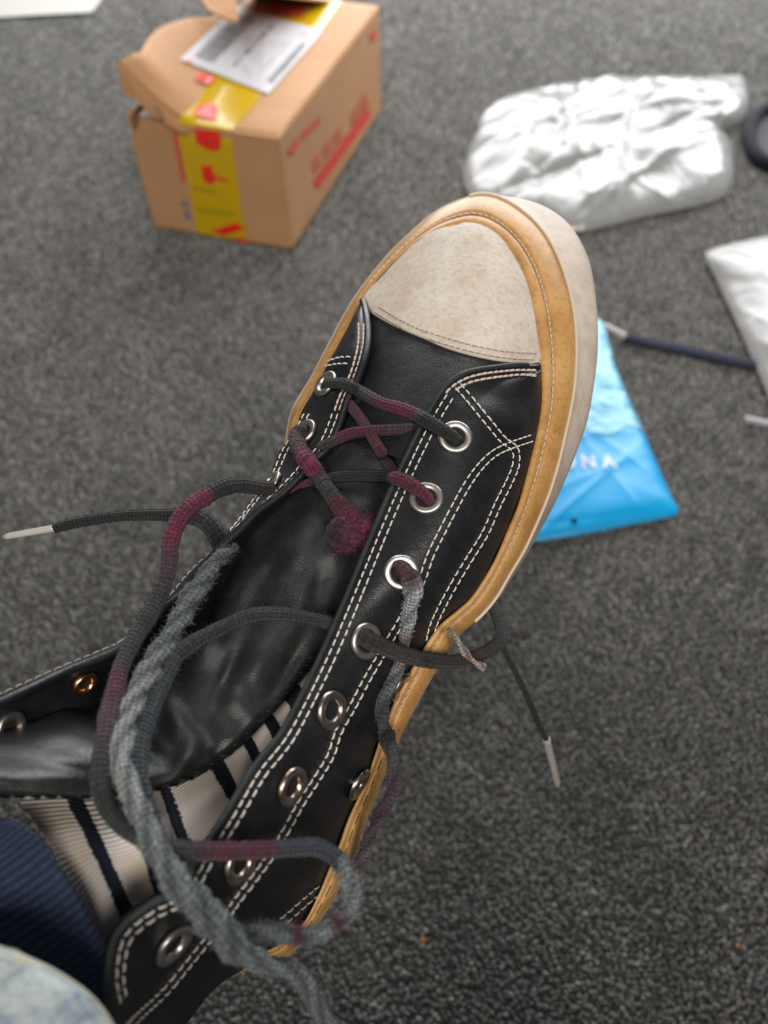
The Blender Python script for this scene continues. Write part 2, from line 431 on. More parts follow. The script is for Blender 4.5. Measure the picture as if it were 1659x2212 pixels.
# stations round the sole: C0 inner (against the upper), C2 amber/cream edge, C3 outer bottom edge
ST = [((470,1440),(445,1440),(470,1440)), ((515,1320),(490,1320),(520,1322)), ((570,1180),(548,1175),(580,1180)),
 ((620,1030),(606,1020),(636,1030)), ((634,960),(617,945),(650,950)), ((650,895),(632,882),(665,890)), ((688,828),(671,815),(705,822)), ((735,738),(717,728),(752,735)),
 ((762,690),(742,680),(780,687)), ((788,640),(779,622),(818,630)), ((830,588),(838,549),(875,556)), ((880,540),(887,501),(925,508)), ((935,505),(945,453),(985,460)),
 ((985,488),(1013,423),(1050,430)), ((1020,486),(1055,419),(1098,425)), ((1052,496),(1097,434),(1145,434)), ((1080,516),(1139,463),(1188,452)), ((1103,543),(1173,498),(1228,483)),
 ((1124,578),(1201,545),(1258,528)), ((1141,620),(1223,603),(1277,580)), ((1153,668),(1237,660),(1288,650)), ((1162,725),(1244,718),(1292,720)), ((1168,786),(1245,776),(1289,785)),
 ((1170,834),(1241,834),(1281,845)), ((1168,882),(1233,884),(1269,908)), ((1160,932),(1221,940),(1251,963)), ((1149,979),(1206,1003),(1228,1020)), ((1137,1027),(1187,1065),(1204,1076)),
 ((1119,1090),(1163,1123),(1176,1130)), ((1094,1150),(1133,1188),(1143,1190)), ((1070,1205),(1102,1240),(1108,1246)), ((1045,1250),(1074,1288),(1078,1292)), ((1015,1293),(1048,1321),(1045,1318)), ((985,1320),(1020,1348),(1015,1344)),
 ((950,1350),(990,1376),(984,1372)), ((918,1395),(957,1424),(950,1420)), ((865,1488),(904,1517),(898,1512)), ((835,1555),(870,1585),(864,1580)), ((806,1640),(837,1660),(832,1656)), ((783,1700),(812,1724),(806,1720)),
 ((752,1768),(786,1789),(780,1785)), ((733,1822),(765,1847),(758,1843)), ((708,1882),(742,1900),(736,1896)), ((686,1935),(712,1958),(706,1952)), ((652,1998),(675,2010),(668,2005)), ((602,2040),(628,2060),(620,2054)),
 ((555,2058),(574,2085),(568,2078)), ((495,2065),(505,2100),(502,2092)), ((435,2040),(425,2068),(430,2062)), ((398,1975),(378,1990),(390,1985)), ((392,1840),(368,1845),(385,1842)), ((412,1695),(388,1695),(410,1695)), ((440,1560),(415,1558),(440,1558))]
NS = 420
def closed_px(k):
    a = [s[k] for s in ST]; a = a + a[:1]
    t = np.arange(len(a), dtype=float)
    return cr_t(np.array(a, float), t, np.linspace(0, len(ST), NS, endpoint=False), closed=True)
c0, c2, c3 = closed_px(0), closed_px(1), closed_px(2)
prof = [(0.0, -.0100), (0.06, -.0108), (0.16, -.0106), (0.27, -.0098), (0.31, -.0082), (0.34, -.0080), (0.38, -.0092), (0.50, -.0086), (0.68, -.0066), (0.86, -.0036), (0.96, -.0014), (1.0, 0.0006)]
G = []
for i in range(NS):
    row = []
    for f, o in prof:
        x, y = c0[i]*(1-f) + c2[i]*f
        row.append(P(x, y, D(x, y)+o))
    G.append(row)
strip = grid_obj('foxing_strip', G, M['amber'], shoe, closed_u=True)
strip['label'] = 'worn amber rubber strip round the upper'
G = []
for i in range(NS):
    row = []
    x2, y2 = c2[i]; x3, y3 = c3[i]
    wv_ = 0.0004*math.sin(i*2.1)
    for f, o in ((-0.02, -.0004), (0.0, -.0014), (0.06, -.0010), (0.12, .0006), (0.3, .003), (0.6, .007), (0.85, .0110), (1.0, .0140), (0.95, .0165), (0.7, .018)):
        x, y = x2*(1-f)+x3*f, y2*(1-f)+y3*f
        row.append(P(x, y, D(x, y)+o))
    G.append(row)
outs = grid_obj('outsole', G, M['cream'], shoe, closed_u=True)
outs['label'] = 'cream rubber outsole edge'
# underside tread
cen = np.mean(c3, axis=0)
V = []; Fc = []
for i in range(0, NS, 2):
    x, y = c2[i]*0.3 + c3[i]*0.7
    V.append(P(x, y, D(x, y)+.0178))
V.append(P(760, 1200, D(760, 1200)+.0185))
n_ = len(V)-1
mid = []
for i in range(n_): Fc.append((i, (i+1) % n_, n_))
mesh_obj('tread', V, Fc, M['cream'], shoe, face_cam=False)
# pale lip bead between amber and cream
def tube(path, radii, nseg=8, closed=False, twist=None):
    """path: list of Vectors, returns verts, faces, and frames"""
    n = len(path); V = []; Fc = []
    T = [(path[min(i+1, n-1)]-path[max(i-1, 0)]).normalized() if not closed else (path[(i+1) % n]-path[(i-1) % n]).normalized() for i in range(n)]
    nrm = T[0].orthogonal().normalized()
    for i in range(n):
        nrm = (nrm - T[i]*nrm.dot(T[i]))
        nrm = nrm.normalized() if nrm.length > 1e-9 else T[i].orthogonal().normalized()
        b = T[i].cross(nrm)
        r = radii[i] if hasattr(radii, '__len__') else radii
        for j in range(nseg):
            a_ = 2*math.pi*j/nseg
            rr = r*(twist(i, a_) if twist else 1)
            V.append(path[i] + (nrm*math.cos(a_)+b*math.sin(a_))*rr)
    for i in range(n if closed else n-1):
        for j in range(nseg):
            a_ = i*nseg+j; b_ = i*nseg+(j+1) % nseg; c_ = ((i+1) % n)*nseg+(j+1) % nseg; d_ = ((i+1) % n)*nseg+j
            Fc.append((a_, b_, c_, d_))
    if not closed:
        V.append(path[0]); V.append(path[-1]); a0 = len(V)-2
        for j in range(nseg):
            Fc.append((a0, (j+1) % nseg, j)); Fc.append((a0+1, (n-1)*nseg+j, (n-1)*nseg+(j+1) % nseg))
    return V, Fc
bead = []
for i in range(int(13/len(ST)*NS), int(33/len(ST)*NS)):
    x, y = c2[i]; bead.append(P(x, y, D(x, y)-.0012))
V, Fc = tube(bead, 0.00075, 6)
mesh_obj('sole_lip', V, Fc, M['lip'], shoe, face_cam=False)

# ---- front of the upper (toe box and vamp)
ROWS = [((1005,485),(1030,486),.004), ((950,498),(1062,500),.009), ((907,520),(1090,525),.013), ((859,562),(1122,575),.018), ((820,604),(1145,635),.022), ((788,645),(1161,722),.026),
        ((764,690),(1168,800),.030), ((738,738),(1169,870),.034), ((702,805),(1160,935),.037), ((668,865),(1143,1000),.039), ((645,915),(1120,1080),.040)]
rl = crs([r[0] for r in ROWS], 60); rr_ = crs([r[1] for r in ROWS], 60); ra = crs([(r[2]*.86, 0) for r in ROWS], 60)[:, 0]
G = []
for i in range(60):
    row = []
    for j in range(49):
        t = -1 + 2*j/48
        x, y = rl[i]*(1-t)/2 + rr_[i]*(1+t)/2
        dl, dr = D(*rl[i])-.0085, D(*rr_[i])-.0085
        sh = (1-abs(t)**2.6)
        d = dl*(1-t)/2 + dr*(1+t)/2 - ra[i]*sh
        row.append(P(x, y, d))
    G.append(row)
vamp = grid_obj('vamp', G, M['leather'], shoe)
vamp['label'] = 'smooth black leather vamp behind the toe cap'
Bv = bvh([vamp])
def patch(name, outline, B, mat_, parent, lift=0.0012, rings=22, n=140, smooth_fit=True, dome=0.0, center=None):
    o = cr(outline, n, closed=True)[:-1] if smooth_fit else np.array(outline, float)
    n = len(o)
    cen = np.mean(o, axis=0) if center is None else np.array(center, float)
    V = []; Fc = []
    last = EYE
    for k in range(rings+1):
        f = 1-k/rings if k < rings else 0
        for i in range(n if k < rings else 1):
            q = cen + (o[i]-cen)*f
            h, nn_ = cast(B, q[0], q[1], 0)
            if h is None:
                for sh_ in np.linspace(.985, .7, 20):
                    q2 = cen + (o[i]-cen)*(f*sh_)
                    h, nn_ = cast(B, q2[0], q2[1], 0)
                    if h is not None: break
                h = P(q[0], q[1], depth_of(h)); nn_ = -FW
            last = h
            V.append(h + nn_*(lift + dome*(1-f**4)))
    for k in range(rings-1):
        for i in range(n):
            a_, b_ = k*n+i, k*n+(i+1) % n
            Fc.append((a_, b_, b_+n, a_+n))
    L_ = (rings-1)*n
    for i in range(n): Fc.append((L_+i, L_+(i+1) % n, rings*n))
    return mesh_obj(name, V, Fc, mat_, parent)
CAP = [(786,643),(820,603),(862,558),(907,520),(960,495),(1010,486),(1048,495),(1085,520),(1114,559),(1137,607),(1153,668),(1162,728),(1166,786),
       (1119,785),(1071,780),(1013,768),(960,752),(916,733),(863,711),(822,690),(798,672)]
capo = patch('toe_cap', CAP, Bv, M['cap'], shoe, 0.0012)
solid(capo, 0.0018)
capo['label'] = 'scuffed cream suede toe cap'

# ---- right (outer) quarter with the eyelet row
PR = [((1168,792,.3060),(1170,805)), ((1120,789,.300),(1171,835)), ((1071,794,.2955),(1170,865)), ((1030,800,.290),(1166,900)), ((998,810,.2865),(1160,932)), ((968,829,.2835),(1155,956)), ((945,858,.281),(1149,979)), ((907,926,.2775),(1137,1027)),
      ((863,1017,.2725),(1115,1098)), ((822,1110,.267),(1082,1180)), ((782,1207,.260),(1028,1282)), ((742,1304,.2525),(952,1350)), ((698,1405,.244),(905,1418)), ((651,1502,.235),(862,1495)),
      ((605,1586,.2265),(826,1580)), ((546,1660,.2175),(792,1680)), ((491,1753,.2075),(752,1768)), ((432,1845,.199),(716,1866)), ((388,1918,.194),(684,1940)), ((325,1952,.190),(645,2003)),
      ((272,1992,.187),(590,2045)), ((245,2035,.185),(540,2085)), ((234,2110,.183),(470,2130)), ((242,2170,.182),(420,2190)), ((256,2230,.181),(385,2245)), ((300,2330,.182),(370,2340)), ((260,2420,.19),(300,2440))]
NP_ = 260; NT = 40
pe = crs([r[0] for r in PR], NP_); pb = crs([r[1] for r in PR], NP_)
def quarter_pt(i, t):
    x = pe[i, 0]*(1-t)+pb[i, 0]*t; y = pe[i, 1]*(1-t)+pb[i, 1]*t
    de = pe[i, 2]; u = i/(NP_-1)
    db = D(*pb[i])-.0088
    if pb[i, 1] > 2050: db = D(600, 2060)-.0088-.00002*(pb[i, 1]-2050)
    bul = np.interp(u, [0, .12, .3, .45, .7, 1], [.0008, .004, .0095, .0095, .0075, .006])
    d = de*(1-t)+db*t - bul*math.sin(math.pi*t**0.9)
    d += .0016*math.sin(u*41+t*5)*t*(1-t)*2
    return x, y, d
def above_vamp(Q, gap=.0022, w_=22):
    """lift a sheet smoothly clear of the vamp below it"""
    A_ = np.zeros((len(Q), len(Q[0])))
    for i, row in enumerate(Q):
        for j, (x, y, d) in enumerate(row):
            hv, _n = cast(Bv, x, y, 0)
            if hv is not None: A_[i, j] = max(0, d-(depth_of(hv)-gap))
    mx = np.array([A_[max(0, i-w_//2):i+w_//2+1].max(axis=0) for i in range(len(A_))])
    k_ = np.hanning(w_+3)[1:-1]; k_ /= k_.sum()
    pd = np.pad(mx, ((w_//2+1, w_//2+1), (0, 0)), 'edge')
    sm = np.array([np.convolve(pd[:, j], k_, 'same')[w_//2+1:-(w_//2+1)] for j in range(A_.shape[1])]).T
    sm = np.maximum(sm, A_)
    return [[P(q[0], q[1], q[2]-sm[i, j]) for j, q in enumerate(row)] for i, row in enumerate(Q)]
G = above_vamp([[quarter_pt(i, j/NT) for j in range(NT+1)] for i in range(NP_)], w_=44)
quart = grid_obj('quarter_panel', G, M['leather'], shoe)
quart['label'] = 'outer black leather side panel with the eyelet row'
solid(quart, 0.0020)
# rounded edge binding
V, Fc = tube([G[i][0]-FW*0.0006 for i in range(6, NP_)], 0.00105, 8)
mesh_obj('edge_binding', V, Fc, M['edge'], shoe, face_cam=False)

# ---- left quarter
PL = [((784,650,.3300),(776,656),), ((792,690,.3185),(764,680)), ((794,735,.3080),(738,735)), ((786,778,.3015),(712,778)), ((772,819,.2985),(690,822)), ((752,860,.2965),(668,862)), ((737,905,.2945),(648,905)),
      ((720,948,.2925),(628,940)), ((702,974,.2905),(606,975)), ((680,993,.289),(594,1005)), ((655,1022,.2865),(580,1035)), ((620,1058,.2835),(553,1069)), ((590,1081,.281),(530,1102)), ((555,1106,.278),(508,1133)),
      ((519,1143,.2745),(487,1158)), ((487,1174,.2715),(464,1187)), ((460,1202,.269),(432,1215)), ((425,1248,.264),(400,1246)), ((392,1284,.2595),(362,1292)), ((357,1312,.255),(316,1330)), ((312,1352,.250),(268,1384)),
      ((262,1400,.244),(211,1410)), ((200,1428,.238),(143,1438)), ((140,1452,.232),(84,1464)), ((60,1490,.2225),(0,1502)), ((-30,1530,.213),(-90,1545)), ((-120,1570,.205),(-180,1590))]
NL = 200
le = crs([r[0] for r in PL], NL); lb = crs([r[1] for r in PL], NL)
G = []
for i in range(NL):
    u = i/(NL-1)
    row = []
    de = le[i, 2]; ds = de + np.interp(u, [0, .15, .4, .6, 1], [.001, .014, .014, .006, .003])
    for j in range(13):
        t = j/12
        x = le[i, 0]*(1-t)+lb[i, 0]*t; y = le[i, 1]*(1-t)+lb[i, 1]*t
        d_ = de*(1-t)+ds*t - .0028*math.sin(math.pi*t)*(1 if u < .6 else .3)
        hv, _n = cast(Bv, x, y, 0)
        if hv is not None: d_ = min(d_, depth_of(hv)-.0026)
        row.append(P(x, y, d_))
    # fold away down towards the sole, hidden side
    xe, ye = lb[i]
    for f in (0.15, 0.35, 0.6, 0.8, 1.0):
        dn = max(D(xe, ye)-.010, ds+.02) if u < .75 else ds+.055
        sx_ = -8*math.sin(f*math.pi)*(0.3 if u < .3 else 1) + 30*f*f
        row.append(P(xe+sx_*(ds/(ds+.0)), ye+10*f*f, ds+(dn-ds)*f))
    G.append(row)
quartl = grid_obj('quarter_panel', G, M['leather'], shoe)
quartl['label'] = 'inner black leather side panel folded outwards'
# rounded lip with lining along the left opening
V, Fc = tube([G[i][0]-FW*0.0004 for i in range(NL)], [0.0016]*NL, 8)
mesh_obj('edge_binding', V, Fc, M['leather'], shoe, face_cam=False)
# lining of the left flap
LN = [((735,905,.296),(745,930,.305)), ((690,985,.291),(705,1010,.300)), ((620,1058,.285),(640,1085,.296)), ((555,1106,.279),(575,1150,.292)), ((487,1174,.2725),(505,1230,.287)), ((425,1248,.265),(430,1320,.280)), ((357,1312,.256),(350,1410,.270)),
      ((268,1386,.2475),(260,1490,.258)), ((211,1412,.2395),(190,1570,.247)), ((143,1440,.232),(110,1610,.237)), ((84,1466,.2255),(60,1620,.228)), ((0,1504,.2155),(-10,1640,.218)), ((-90,1547,.206),(-100,1680,.21)), ((-180,1592,.2),(-190,1720,.203))]
la = crs([r[0] for r in LN], 90); lc_ = crs([r[1] for r in LN], 90)
G = []
for i in range(90):
    row = []
    for j in range(15):
        t = j/14
        q = la[i]*(1-t)+lc_[i]*t
        row.append(P(q[0], q[1], q[2]+.003*math.sin(math.pi*t)))
    G.append(row)
lining = grid_obj('lining', G, M['lining'], shoe)

# ---- tongue
TG = [  # left, mid-left, mid-right, right
 ((740,860,.302),(800,855,.297),(860,870,.295),(930,900,.297)),
 ((712,930,.301),(770,925,.2955),(835,945,.293),(915,975,.294)),
 ((670,1000,.299),(735,1000,.2915),(800,1020,.289),(880,1060,.290)),
 ((600,1085,.295),(680,1085,.2845),(760,1110,.281),(840,1150,.284)),
 ((515,1180,.290),(610,1180,.275),(705,1205,.271),(800,1240,.276)),
 ((430,1275,.284),(540,1290,.265),(650,1320,.261),(755,1345,.268)),
 ((345,1375,.274),(460,1400,.2545),(580,1420,.251),(700,1412,.260)),
 ((270,1455,.263),(375,1500,.243),(500,1520,.241),(652,1468,.2530)),
 ((205,1522,.250),(290,1580,.231),(420,1610,.230),(600,1530,.2445)),
 ((140,1531,.239),(215,1622,.219),(330,1665,.2195),(505,1626,.2335)),
 ((75,1556,.229),(140,1640,.210),(230,1690,.2105),(395,1692,.2225)),
 ((10,1582,.219),(65,1660,.2025),(130,1705,.203),(250,1719,.2105)),
 ((-60,1600,.210),(-20,1665,.196),(30,1705,.1965),(110,1721,.2025)),
 ((-140,1630,.203),(-110,1680,.191),(-80,1710,.191),(-20,1722,.196))]
cols = [crs([r[k] for r in TG], 150) for k in range(4)]
GAUSS = [ # x, y, along, across, angle deg (dir of ridge), amp (m, + towards camera)
 (650,1165,55,28,-60,.0030),(560,1195,70,16,35,-.0022),(500,1270,60,30,-65,.0034),(575,1250,80,18,-55,-.0022),(640,1330,70,26,-50,.0018),
 (440,1330,65,16,60,-.0030),(430,1420,55,26,-70,.0030),(500,1440,75,16,-65,-.0036),(560,1420,60,26,-60,.0024),(620,1440,55,14,-60,-.0026),
 (380,1560,55,26,50,.0036),(330,1500,60,16,65,-.0026),(300,1610,50,14,30,-.0026),(440,1580,60,18,50,-.0022),(520,1520,70,20,45,.0020),
 (200,1610,70,22,20,.0020),(120,1590,70,20,-20,.0012),(150,1660,80,12,10,-.0012),(690,1260,40,16,-70,-.0024),(720,1190,40,20,-60,.0018),
 (760,1060,60,22,5,.0014),(720,1040,60,10,15,-.0016),(580,1120,50,14,-35,.0016),(480,1650,60,14,30,-.0018),(400,1640,50,16,-60,.0018),(560,1560,40,10,-50,-.0015),(640,1490,40,10,-55,-.0014)]
def tdisp(x, y):
    s = 0
    for gx, gy, la_, ac, an, am in GAUSS:
        a_ = math.radians(an); dx, dy = x-gx, y-gy
        p_ = dx*math.cos(a_)+dy*math.sin(a_); q_ = -dx*math.sin(a_)+dy*math.cos(a_)
        e = (p_/la_)**2+(q_/ac)**2
        if e < 12: s += am*math.exp(-e/1.4)
    return s
G = []
for i in range(150):
    row = []
    a4 = [cols[k][i] for k in range(4)]
    pts = crs(a4, 71)
    for j, q in enumerate(pts):
        d = q[2] - tdisp(q[0], q[1])
        e = (j/70)
        if e > .9: d += .0022*((e-.9)/.1)**2*1.5   # rolled edge
        row.append(P(q[0], q[1], d))
    G.append(row)
tongue = grid_obj('tongue', G, M['tongue'], shoe)
tongue['label'] = 'creased padded leather tongue with whipstitched edge'
solid(tongue, 0.0025)

# ---- person: sock, trousers, body
person = empty('person', 'seated person in washed denim and navy trousers and striped sock, foot raised towards the camera', 'person')
SK = [((20,1700,.212),(120,1850,.200),(190,2050,.203),(225,2260,.210)),
 ((128,1700,.216),(192,1825,.2045),(245,1945,.206),(290,2080,.214)),
 ((168,1700,.219),(235,1845,.2065),(275,1935,.2075),(325,2050,.216)),
 ((212,1695,.222),(300,1828,.210),(330,1918,.213),(370,1990,.219)),
 ((240,1690,.224),(330,1815,.213),(358,1890,.2165),(400,1965,.222)),
 ((336,1680,.2315),(360,1752,.223),(382,1808,.2235),(430,1885,.230)),
 ((356,1674,.233),(388,1755,.2245),(411,1814,.225),(460,1880,.231)),
 ((438,1630,.241),(473,1692,.2345),(500,1735,.2355),(545,1795,.242)),
 ((466,1612,.2435),(500,1672,.238),(520,1712,.239),(570,1770,.246)),
 ((510,1580,.2485),(535,1625,.244),(550,1653,.246),(600,1712,.253)),
 ((528,1565,.250),(553,1608,.246),(568,1636,.248),(618,1692,.255)),
 ((552,1532,.254),(578,1574,.2505),(597,1603,.2525),(648,1652,.260)),
 ((572,1518,.256),(598,1556,.253),(615,1582,.2555),(665,1632,.263)),
 ((598,1494,.260),(624,1524,.257),(640,1548,.260),(690,1592,.268)),
 ((622,1462,.264),(652,1486,.262),(668,1506,.265),(715,1550,.272)),
 ((650,1420,.268),(690,1440,.268),(720,1460,.272),(750,1490,.278))]
sc_ = [crs([r[k] for r in SK], 211) for k in range(4)]
G = []; uvs = []
for i in range(211):
    pts = crs([sc_[k][i] for k in range(4)], 61)
    row = []
    ui = i/210*15
    for j, q in enumerate(pts):
        v = j/60
        wob = .0007*math.sin(ui*2.6+v*3)+.0006*math.sin(v*2*math.pi*30)*0
        row.append(P(q[0], q[1], q[2]+wob)); uvs.append((ui, v*44))
    G.append(row)
sock = grid_obj('sock', G, M['sock'], person, uv=uvs)
sock['label'] = 'pale ribbed knit sock with navy stripes'

def edge_cloth(name, edge, steps, mat_, parent, vscale, thick=.0018, n=90):
    """cloth that starts at a hem curve and runs off through offsets (dx,dy,dd)"""
    e = crs(edge, n)
    G = []; uv = []
    st = crs(steps, 60)
    for i in range(n):
        row = []
        for k, (dx, dy, dd) in enumerate(st):
            fan = (i/(n-1)-.5)
            row.append(P(e[i, 0]+dx*(1+.0*fan), e[i, 1]+dy, e[i, 2]+dd + .0012*math.sin(i*.16+k*.11)*min(1, k/8)))
            uv.append((k/60*6, i/(n-1)*vscale))
        G.append(row)
    o = grid_obj(name, G, mat_, parent, uv=uv)
    solid(o, thick)
    return o, G
NE = [(-120,1775,.207),(-50,1765,.200),(0,1769,.1955),(42,1779,.1925),(84,1814,.190),(127,1871,.188),(169,1932,.187),(203,1998,.187),(226,2065,.188),(238,2140,.190),(250,2225,.193),(265,2320,.198),(290,2420,.206)]
nv_, Gn = edge_cloth('trouser_leg', NE, [(2,-2,.003),(0,0,0),(-12,10,-.0015),(-60,45,-.001),(-160,110,.001),(-320,200,.006),(-480,300,.012)], M['navy'], person, 46)
nv_['label'] = 'navy ribbed trouser leg'
V, Fc = tube([Gn[i][8]+FW*-.0004 for i in range(0, 90)], .0006, 6)
DE = [(-160,2030,.172),(-80,2035,.168),(0,2053,.1645),(63,2078,.163),(127,2110,.1625),(190,2156,.163),(236,2214,.165),(270,2290,.168),(300,2380,.174)]
dn_, Gd = edge_cloth('denim_leg', DE, [(3,-3,.003),(0,0,0),(-10,10,-.0014),(-60,55,-.002),(-180,160,-.002),(-340,300,.003)], M['denim'], person, 30)
dn_['label'] = 'light washed denim trouser leg'
V, Fc = tube([Gd[i][6]-FW*.0004 for i in range(90)], .0009, 6)
hem = mesh_obj('hem', V, Fc, M['hem'], person, face_cam=False)

def skin_body(name, nodes, edges, mat_, parent):
    me = bpy.data.meshes.new(name); me.from_pydata([n_[0] for n_ in nodes], edges, [])
    o = bpy.data.objects.new(name, me); C.objects.link(o); o.parent = parent
    md_ = o.modifiers.new('skin', 'SKIN'); sd = o.modifiers.new('sub', 'SUBSURF'); sd.levels = 2; sd.render_levels = 2
    for i, n_ in enumerate(nodes):
        sv = me.skin_vertices[0].data[i]; sv.radius = (n_[1], n_[1]); sv.use_root = (i == 0)
    me.materials.append(mat_)
    return o
ank = P(60, 1900, .235)  # body is out of view, added and posed to shade the lower carpet
body = skin_body('body', [((.03, -.56, .46), .16), ((.03, -.56, .62), .15), ((.02, -.47, .80), .15), ((.01, -.36, .93), .055), ((.0, -.25, 1.03), .088),
   ((-.12, -.50, .46), .10), ((-.44, -.18, .47), .065), (tuple(ank + Vector((-.17, -.09, -.01))), .045),
   ((.14, -.50, .45), .10), ((.18, -.16, .41), .066), ((.18, -.20, .20), .052), ((.18, -.20, .06), .04), ((.18, -.11, .035), .033),
   ((.21, -.42, .86), .075), ((.38, -.22, .74), .055), ((.16, -.07, .73), .030),
   ((-.18, -.44, .86), .065), ((-.36, -.38, .66), .045), ((-.38, -.20, .56), .028)],
   [(0, 1), (1, 2), (2, 3), (3, 4), (0, 5), (5, 6), (6, 7), (0, 8), (8, 9), (9, 10), (10, 11), (11, 12), (2, 13), (13, 14), (14, 15), (2, 16), (16, 17), (17, 18)], M['shirt'], person)

# ---- everything the stitches, eyelets and laces lie on
B = bvh([strip, vamp, quart, quartl, tongue, sock, capo, lining])
Bq = bvh([quart]); Bl = bvh([quartl]); Bs = bvh([strip]); Bc = bvh([capo]); Bt = bvh([tongue])

# ---- stitching
def stitch(paths, Bx, mat_, parent, name='stitching', pitch=.00315, dash=.0025, r=.00034, lift=.0003, label=None, n=500):
    V = []; Fc = []
    for path in paths:
        a_ = cr(path, n)
        pts = []
        for x, y in a_[:, :2]:
            h, nn_ = cast(Bx, x, y, lift)
            if h is not None: pts.append((h, nn_))
        if len(pts) < 3: continue
        s = 0; cur = [pts[0]]
        L = [0]
        for k in range(1, len(pts)): L.append(L[-1]+min((pts[k][0]-pts[k-1][0]).length, .004))
        L = np.array(L); tot = L[-1]; k0 = 0.0
        def at(q):
            i = min(max(int(np.searchsorted(L, q))-1, 0), len(L)-2)
            f = (q-L[i])/max(L[i+1]-L[i], 1e-9)
            return pts[i][0].lerp(pts[i+1][0], f), pts[i][1]
        while k0+dash < tot:
            dl = dash*rnd.uniform(.88, 1.08)
            A_, nA = at(k0); Z_, nZ = at(min(k0+dl, tot)); Mid, nM = at(k0+dl*.5)
            if (A_-Z_).length < dash*2:
                v, f = tube([A_-nA*.0002, A_.lerp(Mid, .35)+nM*.0001, Mid+nM*.00018, Z_.lerp(Mid, .35)+nM*.0001, Z_-nZ*.0002], [r*.6, r*.95, r, r*.95, r*.6], 6)
                o_ = len(V); V += v; Fc += [tuple(q+o_ for q in t_) for t_ in f]
            k0 += pitch*rnd.uniform(.97, 1.03)
    o = mesh_obj(name, V, Fc, mat_, parent, face_cam=False)
    o['kind'] = 'stuff'
    if label: o['label'] = label
    return o
def inset(i0, i1, t, step=4):
    """pixel path on the right quarter at a fixed distance t (in px) from its edge"""
    out = []
    for i in range(i0, i1, step):
        a_ = pe[i, :2]; b_ = pb[i]; L_ = np.linalg.norm(b_-a_)
        tg = pe[min(i+2, NP_-1), :2]-pe[max(i-2, 0), :2]; nn_ = np.array([tg[1], -tg[0]])/np.linalg.norm(tg)
        if nn_.dot(b_-a_) < 0: nn_ = -nn_
        out.append(tuple(a_+nn_*t))
    return out
stitch([inset(2, 60, 11), inset(2, 58, 22)], Bq, M['pink_thread'], shoe, pitch=.0028, dash=.0026, r=.00055, label='worn fluffy pinkish stitching')
stitch([inset(56, 236, 15), inset(56, 232, 30)], Bq, M['thread'], shoe, label='double row of white stitching along the eyelet edge')
LA = [(1150,953),(1104,969),(1071,985),(1042,1012),(1013,1053),(984,1106),(960,1152),(936,1200),(917,1253),(896,1297),(862,1359),(841,1393),(824,1424),(799,1466),(769,1523),(736,1582),(719,1633),(689,1684),(655,1736),(622,1796),(592,1846),(549,1905),(516,1948),(494,1980),(439,2049),(405,2091),(359,2146),(297,2205),(270,2240)]
def off(path, px):
    a_ = np.array(path, float); out = []
    for i in range(len(a_)):
        t = a_[min(i+1, len(a_)-1)]-a_[max(i-1, 0)]; n_ = np.array([t[1], -t[0]])/np.linalg.norm(t)
        out.append(tuple(a_[i]+n_*px))
    return out
stitch([LA, off(LA, -14)], Bq, M['thread'], shoe, label='white stitching of the lower seam')
LB = [(983,838),(1003,862),(1030,895),(1055,925),(1080,955),(1104,974),(1106,1000),(1093,1035),(1068,1085),(1040,1148),(1006,1203),(973,1258),(946,1308),(927,1350),(917,1392)]
stitch([LB, off(LB, 14)], Bq, M['thread'], shoe, label='white stitching of the side overlay')
stitch([[(689,1912),(653,1941),(624,1967),(588,1996)], [(700,1922),(664,1951),(635,1977),(600,2006)]], Bq, M['worn_thread'], shoe, label='faded heel seam stitching')
# left panel
def linset(i0, i1, t, step=3, from_edge=True):
    out = []
    for i in range(i0, i1, step):
        a_ = le[i, :2]; b_ = lb[i]
        d_ = b_-a_; L_ = np.linalg.norm(d_)
        q = a_+d_/L_*t if from_edge else b_-d_/L_*t
        out.append(tuple(q))
    return out
stitch([linset(10, 44, 9), linset(10, 44, 19)], Bl, M['pink_thread'], shoe, pitch=.0028, dash=.0025, r=.0005, label='worn pinkish stitching on the inner panel')
stitch([linset(44, 118, 10), linset(44, 108, 22), linset(44, 110, 5, from_edge=False), linset(44, 102, 16, from_edge=False)], Bl, M['thread'], shoe)
stitch([linset(118, 190, 3, from_edge=False)], Bl, M['worn_thread'], shoe)
stitch([[(708,781),(735,773),(768,772)], [(700,792),(730,787),(764,786)]], Bl, M['thread'], shoe)
# toe cap and rim stitching
lowcap = [(812,676),(850,700),(900,725),(960,745),(1013,760),(1071,772),(1119,777),(1160,778)]
stitch([lowcap, off(lowcap, 14)], Bc, M['worn_thread'], shoe, pitch=.0026, dash=.0021, r=.00028, label='grey stitching across the toe cap')
rim = [tuple(c0[i]*.675+c2[i]*.325) for i in range(0, NS, 2) if 72 < i < 300]
stitch([rim], Bs, M['rim_thread'], shoe, pitch=.0030, dash=.0025, r=.00042, lift=.0005, label='grey groove stitching round the rim', n=900)
rim2 = [tuple(c0[i]*.55+c2[i]*.45) for i in range(0, NS, 2) if 298 < i < 362]
stitch([rim2], Bs, M['hole'], shoe, name='seam_crack', pitch=.0062, dash=.0045, r=.00014, lift=.00005)
# cracks along the pale lip
stitch([[tuple(np.array(c2[i])*(1-f_)+np.array(c3[i])*f_) for f_ in (-.02, .3)] for i in range(184, 246, 8)], bvh([outs, strip]), M['black_thread'], shoe, name='crack', pitch=.01, dash=.0012, r=.00022, lift=.0001, n=30)
